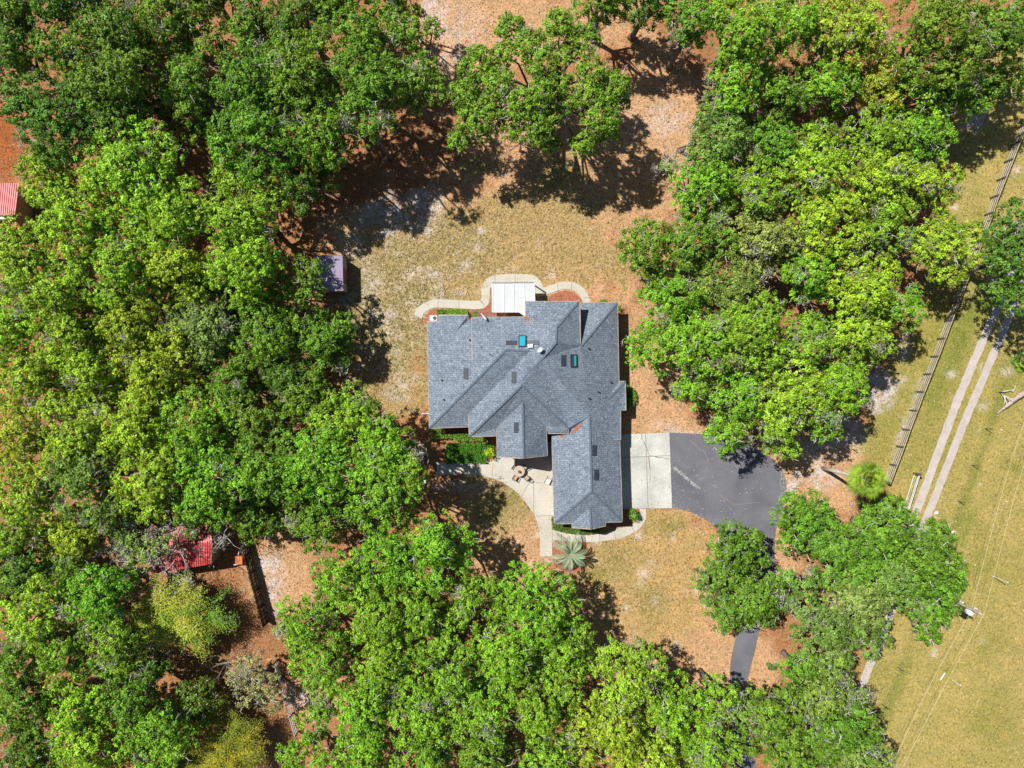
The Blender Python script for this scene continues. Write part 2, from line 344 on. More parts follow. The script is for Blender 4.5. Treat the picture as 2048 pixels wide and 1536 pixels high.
# ------------------------------------------------------------------ paving
asph = spline([(1338.8, 865), (1418, 869), (1460, 877), (1505, 893), (1538, 913), (1561, 936), (1571, 960), (1572, 985), (1565, 1018), (1552, 1058), (1549, 1093), (1549, 1150), (1540, 1200), (1524, 1241), (1510, 1300), (1499, 1344), (1490, 1391), (1498, 1470), (1530, 1600)], 5) + \
       spline([(1490, 1600), (1465, 1470), (1461, 1400), (1461, 1327), (1473, 1271), (1487, 1220), (1485, 1160), (1470, 1110), (1444, 1070), (1420.6, 1046), (1397, 1032), (1374, 1021.6), (1344.3, 1016)], 5)
struct(MB().prism(polyU(asph), 0.0, 0.035).build('asphalt_driveway', M['asphalt'], tri=True))
struct(MB().prism(polyU([(1235, 869), (1338.5, 865.5), (1344, 1016), (1292, 1016.8), (1240, 1017.5)]), 0.0, 0.055).build('concrete_driveway', M['pad'], tri=True))
patio = [(872.7, 924), (984, 923), (994, 905), (1120, 880), (1120, 1032), (1103, 1032), (1103.5, 1060)] + spline([(1106, 1060), (1136, 1067), (1171.5, 1069.5), (1204, 1067), (1232.5, 1057.8), (1263, 1049.6), (1277, 1036), (1279.5, 1017.3)], 5) + [(1292, 1017.3)] + \
        spline([(1291.5, 1039), (1276, 1059), (1242, 1076), (1195, 1083), (1148, 1083.6), (1112, 1080), (1104.7, 1088)], 5) + [(1104.7, 1111.7), (1080, 1113)] + \
        spline([(1080, 1076.5), (1076.6, 1053), (1070.8, 1034), (1059, 1015.6), (1042.6, 994.5), (1019, 973), (984, 956), (937, 948.5), (900, 949.5), (874, 952)], 5)
struct(MB().prism(polyU(patio), 0.0, 0.05).build('patio', M['concrete'], tri=True))
struct(ribbon([(836, 633), (843, 620), (862, 609), (885, 607), (955, 610), (970, 602), (972, 578), (982, 562), (1005, 557), (1055, 557), (1072, 564), (1083, 587)], 16.5, 0, 0.05).build('garden_path', M['concrete']))
struct(ribbon([(1072, 588), (1100, 579), (1125, 571), (1148, 573), (1164, 585), (1175, 606)], 15, 0, 0.045).build('garden_path', M['concrete']))
# control joints as narrow recessed-looking strips of dirt
J = MB()
def joint(x0, y0, x1, y1, wd=0.05, z=0.058):
    a = U(x0, y0); b = U(x1, y1); a.z = b.z = z; J.beam(a, b, wd, 0.004)
for l in [(1042.7, 994, 1058, 965), (1067, 962, 1067.5, 1030), (1067, 965, 1102, 966), (1071, 1032, 1103, 1031), (1104.5, 1062, 1104.5, 1110), (986, 925, 984, 955), (1123, 1067, 1123, 1081), (1170, 1070, 1171, 1083), (1199, 1068, 1200, 1082), (1228, 1060, 1232, 1078),
          (1262, 1050, 1268, 1064), (876, 601, 876, 615), (918, 602, 918, 617), (964, 592, 980, 592), (990, 549, 990, 565), (1030, 549, 1030, 565), (1083, 580, 1090, 590), (1115, 567, 1116, 582), (1144, 565, 1142, 580), (1168, 596, 1182, 595)]: joint(*l)
for l in [(1291, 866.5, 1296, 1016), (1240, 915, 1341, 911)]: joint(*l, 0.07, 0.0605)
M['joint'] = simple('joint_dirt', (0.24, 0.21, 0.17), None, 3, 0.95)
struct(J.build('paving_joint', M['joint']))
for pts in ([(1845, 990), (1905, 827), (1940, 740), (1976, 659), (2006, 590), (2040, 500)], ):
    struct(ribbon([(1800, 1105), (1825, 1040)]+pts, 16.5, -0.05, 0.02, 12, 0.10).build('dirt_track', M['track']))
struct(ribbon([(1655, 1530), (1690, 1450), (1722, 1375), (1734, 1345), (1743, 1322), (1765, 1275), (1800, 1170), (1848, 1048), (1873, 987), (1931, 839), (1965, 760), (2001, 675), (2032, 600), (2065, 520)], 15.5, -0.05, 0.024, 12, 0.10).build('dirt_track', M['track']))
# mulch beds
for b in ([(852, 632), (862, 620), (900, 616), (960, 619), (980, 604), (981, 578), (990, 572), (1000, 640), (850, 645)], [(1095, 602), (1100, 592), (1125, 582), (1145, 584), (1160, 596), (1164, 606), (1140, 616), (1095, 612)],
          [(1236, 1014), (1278, 1018), (1276, 1034), (1262, 1047), (1231, 1055), (1190, 1050), (1190, 1030)], [(1109, 1080), (1150, 1086), (1170, 1090), (1180, 1120), (1150, 1145), (1108, 1130)], [(1101, 965), (1106, 965), (1108, 1034), (1103, 1034)]):
    struct(MB().prism(polyU(spline(b+[b[0]], 4)[:-1]), -0.05, 0.028).build('mulch_bed', M['mulch'], tri=True))

# ------------------------------------------------------------------ house
def c1(x, y, z): return U(820+x/4.2667, 540+y/4.2667, z)
house = empty('house', U(1055, 800), 'large house with slate blue shingle hip roofs in the middle of the clearing', 'house')
RP = [
 [(150,440,3.0),(165,1350,3.0),(820,680,7.05),(530,770,5.38),(525,430,5.1),(495,430,4.7),(378,540,4.43),(245,440,3.6)],
 [(245,385,3.6),(245,440,3.6),(378,540,4.43),(495,385,5.1)],
 [(495,385,5.1),(378,540,4.43),(495,430,4.7)],
 [(165,1350,3.0),(500,1338,3.0),(500,1228,3.75),(1020,690,7.0),(820,680,7.05)],
 [(500,1228,3.75),(505,1420,3.75),(952,985,6.95),(958,935,6.95),(1130,755,6.98),(1245,620,7.0),(1020,690,7.0)],
 [(525,405,5.5),(530,770,5.40),(820,680,7.05),(1020,690,7.0),(1245,620,7.0),(1250,490,6.75),(1440,270,5.45),(985,268,5.45),(985,400,5.6)],
 [(1440,270,5.45),(1250,490,6.75),(1245,620,7.0),(1455,645,5.45),(1450,270,5.45)],
 [(1455,283,3.0),(1458,652,5.44),(1770,278,3.0)],
 [(1455,645,5.45),(1245,620,7.0),(1130,755,6.98),(1530,1250,4.9),(1732,1450,3.4),(1797,1450,3.0),(1797,1195,3.0),(1690,1100,3.75),(1783,950,3.0),(1770,278,3.0)],
 [(1783,950,3.0),(1690,1100,3.75),(1838,950,2.9)],
 [(1838,950,2.9),(1690,1100,3.75),(1797,1195,3.0),(1842,1195,2.9)],
 [(958,935,6.95),(952,985,6.95),(1355,1350,4.2),(1530,1250,4.9),(1130,755,6.98)],
 [(505,1420,3.75),(738,1416,3.75),(738,1350,3.95),(960,1130,5.75),(952,985,6.95)],
 [(952,985,6.95),(960,1130,5.75),(1162,1330,4.05),(1180,1395,3.75),(1355,1395,3.75),(1355,1350,4.2)],
 [(738,1350,3.95),(745,1598,3.7),(970,1607,5.65),(960,1130,5.75)],
 [(960,1130,5.75),(970,1607,5.65),(1172,1584,3.7),(1162,1330,4.05)],
 [(1210,1414,2.9),(1232,2164,2.9),(1550,1889,4.9),(1530,1250,4.9),(1355,1350,4.15),(1355,1380,3.6),(1320,1405,3.4)],
 [(1530,1250,4.9),(1550,1889,4.9),(1812,2149,2.9),(1790,1460,2.9),(1732,1450,3.35)],
 [(1232,2164,2.9),(1378,2164,2.9),(1535,2029,3.85),(1550,1889,4.9)],
 [(1550,1889,4.9),(1535,2029,3.85),(1672,2152,2.9),(1812,2149,2.9)],
 [(1378,2164,2.9),(1385,2199,2.8),(1545,2212,3.8),(1535,2029,3.85)],
 [(1535,2029,3.85),(1545,2212,3.8),(1667,2185,2.8),(1672,2152,2.9)],
]
def roof():
    key = {}; V = []; F = []
    for p in RP:
        f = []
        for q in p:
            k = (round(q[0]), round(q[1]), round(q[2], 2))
            if k not in key: key[k] = len(V); V.append(c1(*q))
            f.append(key[k])
        F.append(f)
    cnt = {}
    for f in F:
        for i in range(len(f)):
            e = (f[i], f[(i+1) % len(f)]); cnt.setdefault(tuple(sorted(e)), []).append(e)
    bm = bmesh.new(); bv = [bm.verts.new(v) for v in V]
    for f in F: bm.faces.new([bv[i] for i in f])
    bmesh.ops.triangulate(bm, faces=bm.faces[:])
    for f in bm.faces:
        f.normal_update()
        if f.normal.z < 0: f.normal_flip()
    me = bpy.data.meshes.new('roof'); bm.to_mesh(me); bm.free()
    ro = link('roof', me, M['shingle'], house)
    # underside (soffit) and trim along every free edge
    so = MB(); so.add([v.co-Vector((0, 0, 0.16)) for v in me.vertices], [tuple(p.vertices) for p in me.polygons]); so.build('soffit', M['trim'], house)
    EV = [[(245,440,3.6),(150,440,3.0),(165,1350,3.0),(500,1338,3.0)], [(500,1228,3.75),(505,1420,3.75),(738,1416,3.75)], [(738,1350,3.95),(745,1598,3.7),(970,1607,5.65),(1172,1584,3.7),(1162,1330,4.05),(1180,1395,3.75),(1355,1395,3.75),(1355,1352,4.2)],
          [(245,440,3.6),(245,385,3.6),(495,385,5.1),(495,430,4.7)], [(985,400,5.6),(525,405,5.5),(530,770,5.42)], [(985,400,5.6),(985,268,5.45),(1440,270,5.45),(1450,270,5.45),(1455,630,5.45)], [(1455,283,3.0),(1770,278,3.0),(1783,950,3.0),(1838,950,2.9),(1842,1195,2.9),(1797,1195,3.0),(1797,1450,3.0),(1732,1450,3.4)],
          [(1320,1405,3.4),(1210,1414,2.9),(1232,2164,2.9),(1378,2164,2.9),(1385,2199,2.8),(1545,2212,3.8),(1667,2185,2.8),(1672,2152,2.9),(1812,2149,2.9),(1790,1460,2.9)]]
    tr = MB(); dz = Vector((0, 0, 0.07)); rc = MB()
    for a, b in [((165,1350,3.0),(820,680,7.05)),((820,680,7.05),(1020,690,7.0)),((505,1420,3.75),(952,985,6.95)),((958,935,6.95),(1130,755,6.98)),((1130,755,6.98),(1245,620,7.0)),((1245,620,7.0),(1250,490,6.75)),((1250,490,6.75),(1440,270,5.45)),((1458,652,5.44),(1770,278,3.0)),
                 ((960,1130,5.75),(970,1607,5.65)),((1530,1250,4.9),(1550,1889,4.9)),((1550,1889,4.9),(1232,2164,2.9)),((1550,1889,4.9),(1812,2149,2.9)),((1535,2029,3.85),(1545,2212,3.8)),((952,985,6.95),(1355,1350,4.2)),((1838,950,2.9),(1690,1100,3.75))]:
        rc.beam(c1(*a)+Vector((0, 0, .02)), c1(*b)+Vector((0, 0, .02)), .22, .04)
    rc.build('ridge_cap', M['vent2'], house)
    for ln in EV:
        for a, b in zip(ln[:-1], ln[1:]): tr.beam(c1(*a)-dz, c1(*b)-dz, 0.10, 0.15)
    tr.build('gutter', M['trim'], house)
    return ro
roof_o = roof()
wl = MB()
for (x0, y0, x1, y1, h) in [(176, 455, 510, 1318, 2.85), (560, 432, 1420, 1178, 3.95), (538, 428, 1432, 640, 4.9), (1002, 292, 1428, 660, 5.0), (1400, 302, 1750, 1432, 2.8), (532, 1180, 1150, 1394, 3.55), (762, 1350, 1146, 1560, 3.5),
                            (1240, 1420, 1782, 2132, 2.7), (1395, 2130, 1655, 2172, 2.6), (1740, 970, 1815, 1178, 2.75), (1150, 1180, 1420, 1370, 3.6)]:
    a = c1(x0, y1, h); b = c1(x1, y0, h); wl.box((a.x, a.y, 0), (b.x, b.y, h))
wl.build('wall', M['wall'], house)
def win(cx, cy, zc, wd, hg, face, kind='window', tm='whitepaint'):
    """opening on a wall; face = outward direction"""
    p = c1(cx, cy, 2.7); t = 0.06
    if face in 'NS':
        s = 1 if face == 'N' else -1; a = (p.x-wd/2, p.y-(t if s > 0 else t), zc-hg/2); b = (p.x+wd/2, p.y+t, zc+hg/2)
    else: a = (p.x-t, p.y-wd/2, zc-hg/2); b = (p.x+t, p.y+wd/2, zc+hg/2)
    f = MB().box(a, b).build(kind, M[tm], house)
    if kind == 'window':
        if face in 'NS': MB().box((a[0]+0.08, a[1]-0.01, a[2]+0.08), (b[0]-0.08, b[1]+0.01, b[2]-0.08)).build('pane', M['pane'], f)
        else: MB().box((a[0]-0.01, a[1]+0.08, a[2]+0.08), (b[0]+0.01, b[1]-0.08, b[2]-0.08)).build('pane', M['pane'], f)
for x, y, z, wd, hg, fc in [(176, 640, 1.5, 1.4, 1.3, 'W'), (176, 1100, 1.5, 1.4, 1.3, 'W'), (330, 1318, 1.5, 1.6, 1.3, 'S'), (640, 1394, 1.6, 1.6, 1.5, 'S'), (950, 1560, 1.7, 2.4, 1.8, 'S'), (1240, 1900, 1.5, 1.4, 1.2, 'W'),
                            (1525, 2172, 1.5, 1.8, 1.3, 'S'), (1750, 500, 1.5, 1.6, 1.3, 'E'), (1750, 760, 1.5, 1.6, 1.3, 'E'), (1815, 1070, 1.5, 1.6, 1.3, 'E'), (1200, 292, 1.6, 2.2, 1.6, 'N'), (1600, 302, 1.5, 1.6, 1.3, 'N'), (1200, 292, 3.9, 1.8, 1.1, 'N')]:
    win(x, y, z, wd, hg, fc)
for y in (1600, 1860): win(1782, y, 1.15, 2.6, 2.2, 'E', 'garage_door')
win(1240, 1640, 1.05, 1.0, 2.1, 'W', 'door', 'deck')
# things on the roof: follow the slope by sampling roof height
from mathutils.bvhtree import BVHTree
rb = BVHTree.FromPolygons([v.co.copy() for v in roof_o.data.vertices], [list(p.vertices) for p in roof_o.data.polygons])
def on_roof(px, py):
    p = U(px, py, 0); o = Vector((0, 0, H)); h = rb.ray_cast(o, (p-o).normalized())
    return (h[0], h[1]) if h[0] is not None else (U(px, py, 3), Vector((0, 0, 1)))
def roof_box(x0, y0, x1, y1, h, name, m, lift=0.0, parent=None):
    px = [(820+x/4.2667, 540+y/4.2667) for x, y in ((x0, y0), (x1, y0), (x1, y1), (x0, y1))]
    ctr, n = on_roof(sum(p[0] for p in px)/4, sum(p[1] for p in px)/4)
    if n.z < 0: n = -n
    vs = []
    for q in px:
        o = Vector((0, 0, H)); d = (U(*q)-o).normalized(); t = (ctr-o).dot(n)/d.dot(n); vs.append(o+d*t)
    lo = [v+n*(lift-0.02) for v in vs]; hi = [v+n*(lift+h) for v in vs]
    mb = MB().add(lo+hi, [(0, 1, 2, 3), (7, 6, 5, 4), (0, 4, 5, 1), (1, 5, 6, 2), (2, 6, 7, 3), (3, 7, 4, 0)])
    return mb.build(name, m, parent or house)
for r in [(818,605,910,640),(1003,605,1098,637),(1290,727,1328,820),(870,868,908,965),(460,836,498,930),(890,1300,926,1390),(1555,1494,1588,1584),(1570,1702,1605,1794)]:
    roof_box(*r, 0.09, 'ridge_vent', M['vent'])
s1 = roof_box(926, 562, 991, 660, 0.16, 'skylight', M['dark']); roof_box(935, 571, 982, 651, 0.03, 'glass', M['skyglass'], 0.16, s1)
s2 = roof_box(1368, 720, 1422, 828, 0.16, 'skylight', M['dark']); roof_box(1378, 730, 1396, 820, 0.03, 'glass', M['pane'], 0.16, s2); roof_box(1397, 730, 1412, 820, 0.03, 'glass', M['skyglass'], 0.16, s2)
for x, y in [(508, 597), (270, 938), (288, 1105), (1520, 668), (1712, 957), (1605, 1040), (1523, 1093), (605, 657), (684, 720), (740, 700)]:
    p, n = on_roof(820+x/4.2667, 540+y/4.2667); s = 0.10 if x not in (605, 684, 740) else 0.04
    MB().tube([p-Vector((0, 0, .1)), p+Vector((0, 0, 0.32))], [s, s], 8).build('vent_pipe', M['dark'], house)
p, n = on_roof(1060.5, 692); MB().box((p.x-.28, p.y-.2, p.z-.1), (p.x+.28, p.y+.2, p.z+.35), 0.1).build('white_vent_box', M['whitepaint'], house)
# satellite dish
p, n = on_roof(1078, 699); dsh = MB(); R_ = 0.34; rings = 5; seg = 16; vs = [(0, 0, -0.06)]; fs = []
for i in range(1, rings+1):
    r = R_*i/rings
    for k in range(seg): t = 2*math.pi*k/seg; vs.append((r*math.cos(t), r*math.sin(t), -0.06+0.12*(r/R_)**2))
for k in range(seg): fs.append((0, 1+k, 1+(k+1) % seg))
for i in range(rings-1):
    for k in range(seg): a = 1+i*seg+k; b = 1+i*seg+(k+1) % seg; fs.append((a, a+seg, b+seg, b))
Rm = Matrix.Rotation(math.radians(25), 4, Vector((1, 0.4, 0))); c = p+Vector((0, 0, 0.7))
do = MB().add([c+Rm@Vector(v) for v in vs], fs).build('satellite_dish', M['whitepaint'], house, True)
MB().tube([p-Vector((0, 0, .1)), p+Vector((0, 0.05, 0.35)), c-Vector((0, 0, 0.06))], 0.03, 6).tube([c+Vector((0, -.1, 0)), c+Vector((0, -.3, .32))], 0.02, 5).build('mast', M['steel'], do)
# white bent flue at the deck corner
a = U(964.5, 632, 5.3); MB().tube([a+Vector((-.1, .15, -2)), a+Vector((-.1, .15, .2)), a+Vector((.15, -.05, .75)), a+Vector((.5, -.5, .85))], [.12]*4, 10).build('flue_pipe', M['whitepaint'], house, True)
# downspouts
for x, y, z in [(1103.5, 1028, .1), (843, 827.5, .1)]:
    q = U(x, y, z); MB().tube([q, q+Vector((1.0, 0, 0.0)), q+Vector((1.2, 0, .3)), q+Vector((1.3, 0, 2.4))], 0.06, 6).build('downspout', M['whitepaint'], house)
# wind blown leaves caught in the valleys
for (x, y, sx, sy, rt) in [(1052.5, 636, .6, .22, -.8), (1153.5, 857, .95, .22, .75), (1123, 873, .3, .12, 0)]:
    n_ = int(220*sx); pts = []
    for i in range(n_):
        u, v = random.gauss(0, sx/2), random.gauss(0, sy/2); c_, s_ = math.cos(rt), math.sin(rt)
        dx, dy = u*c_-v*s_, u*s_+v*c_; q, nn = on_roof(x+dx/0.057, y-dy/0.057); pts.append((*(q+nn*random.uniform(.01, .05)*(1 if nn.z > 0 else -1)),))
    pts = np.array(pts); nr = unit(RNG.normal(size=pts.shape)*0.4+np.array([0, 0, 1])); tv = np.array([0.45, 0.16, 0.06])*RNG.uniform(0.6, 1.4, (n_, 1))
    o = link('leaf_litter', np_mesh('leaf_litter', quads(pts, nr, RNG.uniform(.08, .16, n_)), n_, tv), M['moss'], house); o['kind'] = 'stuff'

# patio cover
pc = empty('patio_cover', U(1026, 600), 'white panelled metal patio cover against the back of the house', 'patio cover')
P4 = [(983.9, 567), (1068, 566), (1070.3, 606), (1050, 606), (1050, 633), (1038, 625), (985.8, 625)]
vs = [U(x, y, 2.75+0.5*(y-566)/60) for x, y in P4]; n_ = len(vs); mb = MB(); mb.add(vs+[v-Vector((0, 0, .08)) for v in vs], [tuple(range(n_))[::-1], tuple(range(n_, 2*n_))]+[(i, (i+1) % n_, (i+1) % n_+n_, i+n_) for i in range(n_)])
mb.build('roof_panel', M['white'], pc, tri=True)
sm = MB()
for x in (984.4, 1006.5, 1027, 1047.5, 1068): sm.beam(U(x, 567.5, 2.80), U(x+0.6+(x-984)*0.01, 624.5 if x < 1045 else 605, 3.27 if x < 1045 else 3.1), 0.12, 0.07)
sm.build('seam', M['whitepaint'], pc)
g = MB().beam(U(984, 566, 2.72), U(1068, 565, 2.72), 0.14, 0.12).build('gutter', simple('grey_gutter', (.22, .23, .24)), pc)
for x in (986, 1026, 1066): MB().box(tuple(U(x, 569)-Vector((.06, .06, 0))), tuple(U(x, 569)+Vector((.06, .06, 2.75)))).build('post', M['whitepaint'], pc)
dk = empty('wooden_deck', U(1000, 630), 'narrow red-brown slatted deck between the patio cover and the roof', 'deck')
db = MB()
for i in range(5): db.beam(U(955, 624.5+i*2.3, 2.2-i*.0), U(1044, 624.5+i*2.3, 2.2), 0.10, 0.05)
db.build('slat', M['deck'], dk)
fr = MB()
for x in (956, 975, 994, 1013, 1032): MB().beam(U(x, 623, 2.1), U(x, 637, 2.1), .08, .1).build('joist', M['darkwood'], dk)
ps = MB()
for x in (956, 994, 1032): MB().beam(U(x, 624, 2.1)*1-Vector((0, 0, 2.1)), U(x, 624, 2.1), .1, .1).build('post', M['darkwood'], dk)
ac = empty('utility_box', U(868, 641), 'white box standing by the north-west corner of the house', 'utility box')
q = U(868.5, 637.5); MB().box((q.x-.45, q.y-.3, 0), (q.x+.45, q.y+.3, .85)).build('casing', M['whitepaint'], ac)
MB().tube([q+Vector((.15, 0, .84)), q+Vector((.15, 0, .9))], .22, 16).build('fan_grille', M['dark'], ac)

# ------------------------------------------------------------------ outbuildings
def ribbed_roof(name, pts, m, par, n=12, along=0):
    """sheet metal slope with raised ribs; pts = 4 corners (a,b along the eave; d,c along the ridge)"""
    a, b, c, d = [Vector(p) for p in pts]; mb = MB(); t = Vector((0, 0, .05))
    mb.add([a, b, c, d, a-t, b-t, c-t, d-t], [(0, 1, 2, 3), (7, 6, 5, 4), (0, 4, 5, 1), (1, 5, 6, 2), (2, 6, 7, 3), (3, 7, 4, 0)])
    for i in range(n+1):
        f = i/n; mb.beam(a.lerp(b, f)+t*.6, d.lerp(c, f)+t*.6, .06, .07)
    return mb.build(name, m, par)
sh = empty('storage_shed', U(660, 548), 'small shed with a lavender grey roof at the edge of the trees', 'shed')
z = 2.7
ribbed_roof('roof', [U(627, 511, z), U(627, 582, z), U(653, 582, 3.1), U(653, 511, 3.1)], M['lav'], sh, 1)
ribbed_roof('roof', [U(653, 511, 3.1), U(653, 582, 3.1), U(686.5, 581, z), U(685, 511, z)], M['lav'], sh, 1)
a = U(630, 579, 2.6); b = U(685, 513, 2.6); sw = MB().box((a.x, a.y-.05, 0), (b.x-.05, b.y, 2.62)).build('wall', M['shedwall'], sh)
MB().box((b.x-.06, U(0, 564, 2.6).y, .1), (b.x-.01, U(0, 533, 2.6).y, 2.1)).build('door', M['deck'], sh)
b1 = empty('red_barn', U(360, 1120), 'barn with a bright red metal roof under bare grey branches in the lower left', 'barn')
z0, z1 = 3.0, 3.9
R1, R2 = U(300, 1100, z1), U(424, 1082, z1); E1, E2 = U(308, 1147.5, z0), U(423, 1128, z0); N1, N2 = U(296, 1062, z0), U(418, 1045, z0)
ribbed_roof('roof', [E1, E2, R2, R1], M['redroof'], b1, 26); ribbed_roof('roof', [N2, N1, R1, R2], M['redroof'], b1, 26)
def inset(p, q, r, s, k, z0, z1):
    c = (p+q+r+s)/4; return [tuple((v+(c-v)*k)[:2]) for v in (p, q, r, s)]
MB().prism(inset(E1, E2, N2, N1, .06, 0, 3), 0, 2.95).build('wall', M['shedwall'], b1)
b2 = empty('red_barn', U(0, 400), 'faded red metal roofed building cut off by the left edge of the photo', 'barn')
ribbed_roof('roof', [U(-60, 368, 3.6), U(38, 366, 3.6), U(30, 430, 4.3), U(-60, 432, 4.3)], M['redroof'], b2, 22)
ribbed_roof('roof', [U(-60, 460, 3.0), U(44, 458, 3.0), U(32, 442, 3.3), U(-60, 441, 3.3)], M['redroof'], b2, 22)
MB().beam(U(-60, 436, 3.9), U(26, 433, 3.9), .5, .12).beam(U(-60, 440, 3.5), U(30, 438, 3.5), .18, .1).build('gutter', M['steel'], b2)
a = U(-58, 455, 2.9); b = U(32, 372, 2.9); MB().box((a.x, a.y, 0), (b.x, b.y, 3.0)).build('wall', M['shedwall'], b2)
tr_ = empty('cart', U(478, 1121), 'small rusty orange cart parked beside the dark fence', 'cart')
q = U(477.5, 1121, .9); MB().box((q.x-.42, q.y-.48, .45), (q.x+.42, q.y+.48, .9)).build('body', M['orange'], tr_)
MB().beam((q.x-.75, q.y-.62, .5), (q.x+.55, q.y-.42, .5), .12, .1).build('tailboard', M['steel'], tr_)
MB().beam((q.x-.2, q.y+.5, .5), (q.x-.15, q.y+1.1, .45), .06, .06).build('drawbar', M['steel'], tr_)
for s in (-1, 1): MB().tube([(q.x+s*.5, q.y-.1, .28), (q.x+s*.6, q.y-.1, .28)], .28, 14).build('wheel', M['dark'], tr_)

# ------------------------------------------------------------------ fences
bf = empty('board_fence', U(1850, 740), 'long weathered four-board ranch fence running beside the dirt track', 'fence')
base = [(1766, 962), (1779, 928), (1793, 892), (1805, 858), (1819, 820), (1833, 783), (1847, 748), (1861, 713), (1874.5, 677.6), (1888, 642), (1901.5, 607), (1915, 571.5), (1928.5, 536), (1942, 501), (1955.5, 465.5), (1969, 430), (1980, 396), (1994, 361), (2008, 325), (2022, 290), (2037, 255), (2052, 220), (2067, 185)]
for x, y in base:
    p = U(x, y); MB().box((p.x-.075, p.y-.075, 0), (p.x+.075, p.y+.075, 1.55), random.uniform(-.2, .2)).build('post', M['post'], bf)
for z in (.3, .68, 1.06, 1.44):
    r = MB()
    for i in range(len(base)-1):
        a = U(*base[i]); b = U(*base[i+1]); off = Vector((.11, -.04, z)); r.beam(a+off+Vector((0, 0, random.uniform(-.02, .02))), b+off, .05, .15)
    r.build('rail', M['board'], bf)
cf = empty('gate_side_fence', U(1785, 1010), 'short dark low fence joining the palm to the white gate', 'fence')
r = MB(); a = U(1746, 990); b = U(1806, 1016)
for z in (.35, .75, 1.1): r.beam(a+Vector((0, 0, z)), b+Vector((0, 0, z)), .05, .13)
r.build('rail', M['post'], cf)
for i in range(4): q = a.lerp(b, i/3); MB().box((q.x-.07, q.y-.07, 0), (q.x+.07, q.y+.07, 1.2)).build('post', M['post'], cf)
for (x, y, m, lb) in ((1772, 1001.5, 'blue', 'blue box with a pale rim beside the low fence near the gate'), (1789, 1006.5, 'dark', 'black box beside the low fence, between the blue box and the gate')):
    bx = empty('bin', U(x, y), lb, 'bin'); q = U(x, y, .9); MB().box((q.x-.26, q.y-.2, 0), (q.x+.26, q.y+.2, .88), -.38).build('body', M[m], bx)
    MB().box((q.x-.29, q.y-.23, .86), (q.x+.29, q.y+.23, .90), -.38).box((q.x-.2, q.y-.15, .90), (q.x+.2, q.y+.15, .93), -.38).build('lid', M['steel' if m == 'blue' else 'dark'], bx)
    if m == 'blue': MB().box((q.x-.23, q.y-.17, .925), (q.x+.23, q.y+.17, .945), -.38).build('panel', M['blue'], bx)
gt = empty('farm_gate', U(1820, 985), 'long white tubular farm gate standing along the dirt track', 'gate')
a = U(1828, 948); b = U(1807, 1015); gm = MB()
for z, rr in ((.12, .04), (1.22, .05), (.98, .035)): gm.tube([a+Vector((0, 0, z)), b+Vector((0, 0, z))], rr, 6)
for f in (0, 1): q = a.lerp(b, f); gm.tube([q+Vector((0, 0, .12)), q+Vector((0, 0, 1.22))], .045, 6)
gm.build('frame', M['whitepaint'], gt)
gm = MB()
for i in range(1, 24): q = a.lerp(b, i/24); gm.tube([q+Vector((0, 0, .98)), q+Vector((0, 0, 1.22))], .014, 4)
for z in (.15, .5, .95): gm.tube([a.lerp(b, .03)+Vector((0, 0, z)), b+Vector((0, 0, z))], .018, 4)
for i in range(11, 24): q = a.lerp(b, i/24); gm.tube([q+Vector((0, 0, .12)), a.lerp(b, min(1, (i+random.choice((-1, 1, 1)))/24))+Vector((0, 0, .98))], .02, 4)
gm.build('mesh_infill', M['steel'], gt)
for q in (a+Vector((-.05, .1, 0)), b+Vector((.05, -.12, 0))): MB().box((q.x-.1, q.y-.1, 0), (q.x+.1, q.y+.1, 1.6)).build('post', M['post'], gt)
pf = empty('privacy_fence', U(510, 1180), 'tall dark plank fence casting a deep shadow beside the sandy patch', 'fence')
a = U(491, 1072); b = U(536, 1243); L = (b-a).length; n_ = int(L/.15)
pk = MB()
for i in range(n_):
    q = a.lerp(b, i/n_); h = 2.0+random.uniform(-.08, .08); e = a.lerp(b, (i+.88)/n_)
    pk.beam(q+Vector((random.uniform(-.02, .02), 0, h/2)), e+Vector((0, 0, h/2)), .025, h)
pk.build('plank', M['darkwood'], pf)
r = MB()
for z in (.5, 1.5): r.beam(a+Vector((.06, 0, z)), b+Vector((.06, 0, z)), .06, .1)
r.build('rail', M['darkwood'], pf)
for i in range(6): q = a.lerp(b, i/5)+Vector((.1, 0, 0)); MB().box((q.x-.06, q.y-.06, 0), (q.x+.06, q.y+.06, 2.1)).build('post', M['darkwood'], pf)
rf = empty('rail_fence', U(575, 1390), 'pale grey rail fence running down from the airy grey-green shrub', 'fence')
rp = [(556, 1318), (566, 1352), (576, 1390), (586, 1425), (597, 1462)]
for z in (.5, .95, 1.4):
    r = MB()
    for i in range(len(rp)-1): r.beam(U(*rp[i])+Vector((0, 0, z)), U(*rp[i+1])+Vector((0, 0, z)), .06, .12)
    r.build('rail', M['steel'], rf)
for x, y in rp: q = U(x, y); MB().box((q.x-.07, q.y-.07, 0), (q.x+.07, q.y+.07, 1.5)).build('post', M['post'], rf)
rf2 = empty('rail_fence', U(1605, 1375), 'short grey rail fence under the oaks at the end of the driveway', 'fence')
for z in (.5, .9, 1.3): MB().beam(U(1602, 1368, 0)+Vector((0, 0, z)), U(1580, 1430, 0)+Vector((0, 0, z)), .05, .12).build('rail', M['board'], rf2)
for f in (0, .5, 1): q = U(1602, 1368).lerp(U(1580, 1430), f); MB().box((q.x-.07, q.y-.07, 0), (q.x+.07, q.y+.07, 1.4)).build('post', M['post'], rf2)
wf = empty('wire_fence', U(1945, 930), 'thin wire fence on short dark posts beside the dirt track', 'fence')
wp = [(2026, 705), (1997, 784), (1970, 857), (1944, 930), (1916, 1002), (1888, 1077), (1820, 1258), (1795, 1334), (1764, 1409), (1735, 1485), (1775-62, 1545)]
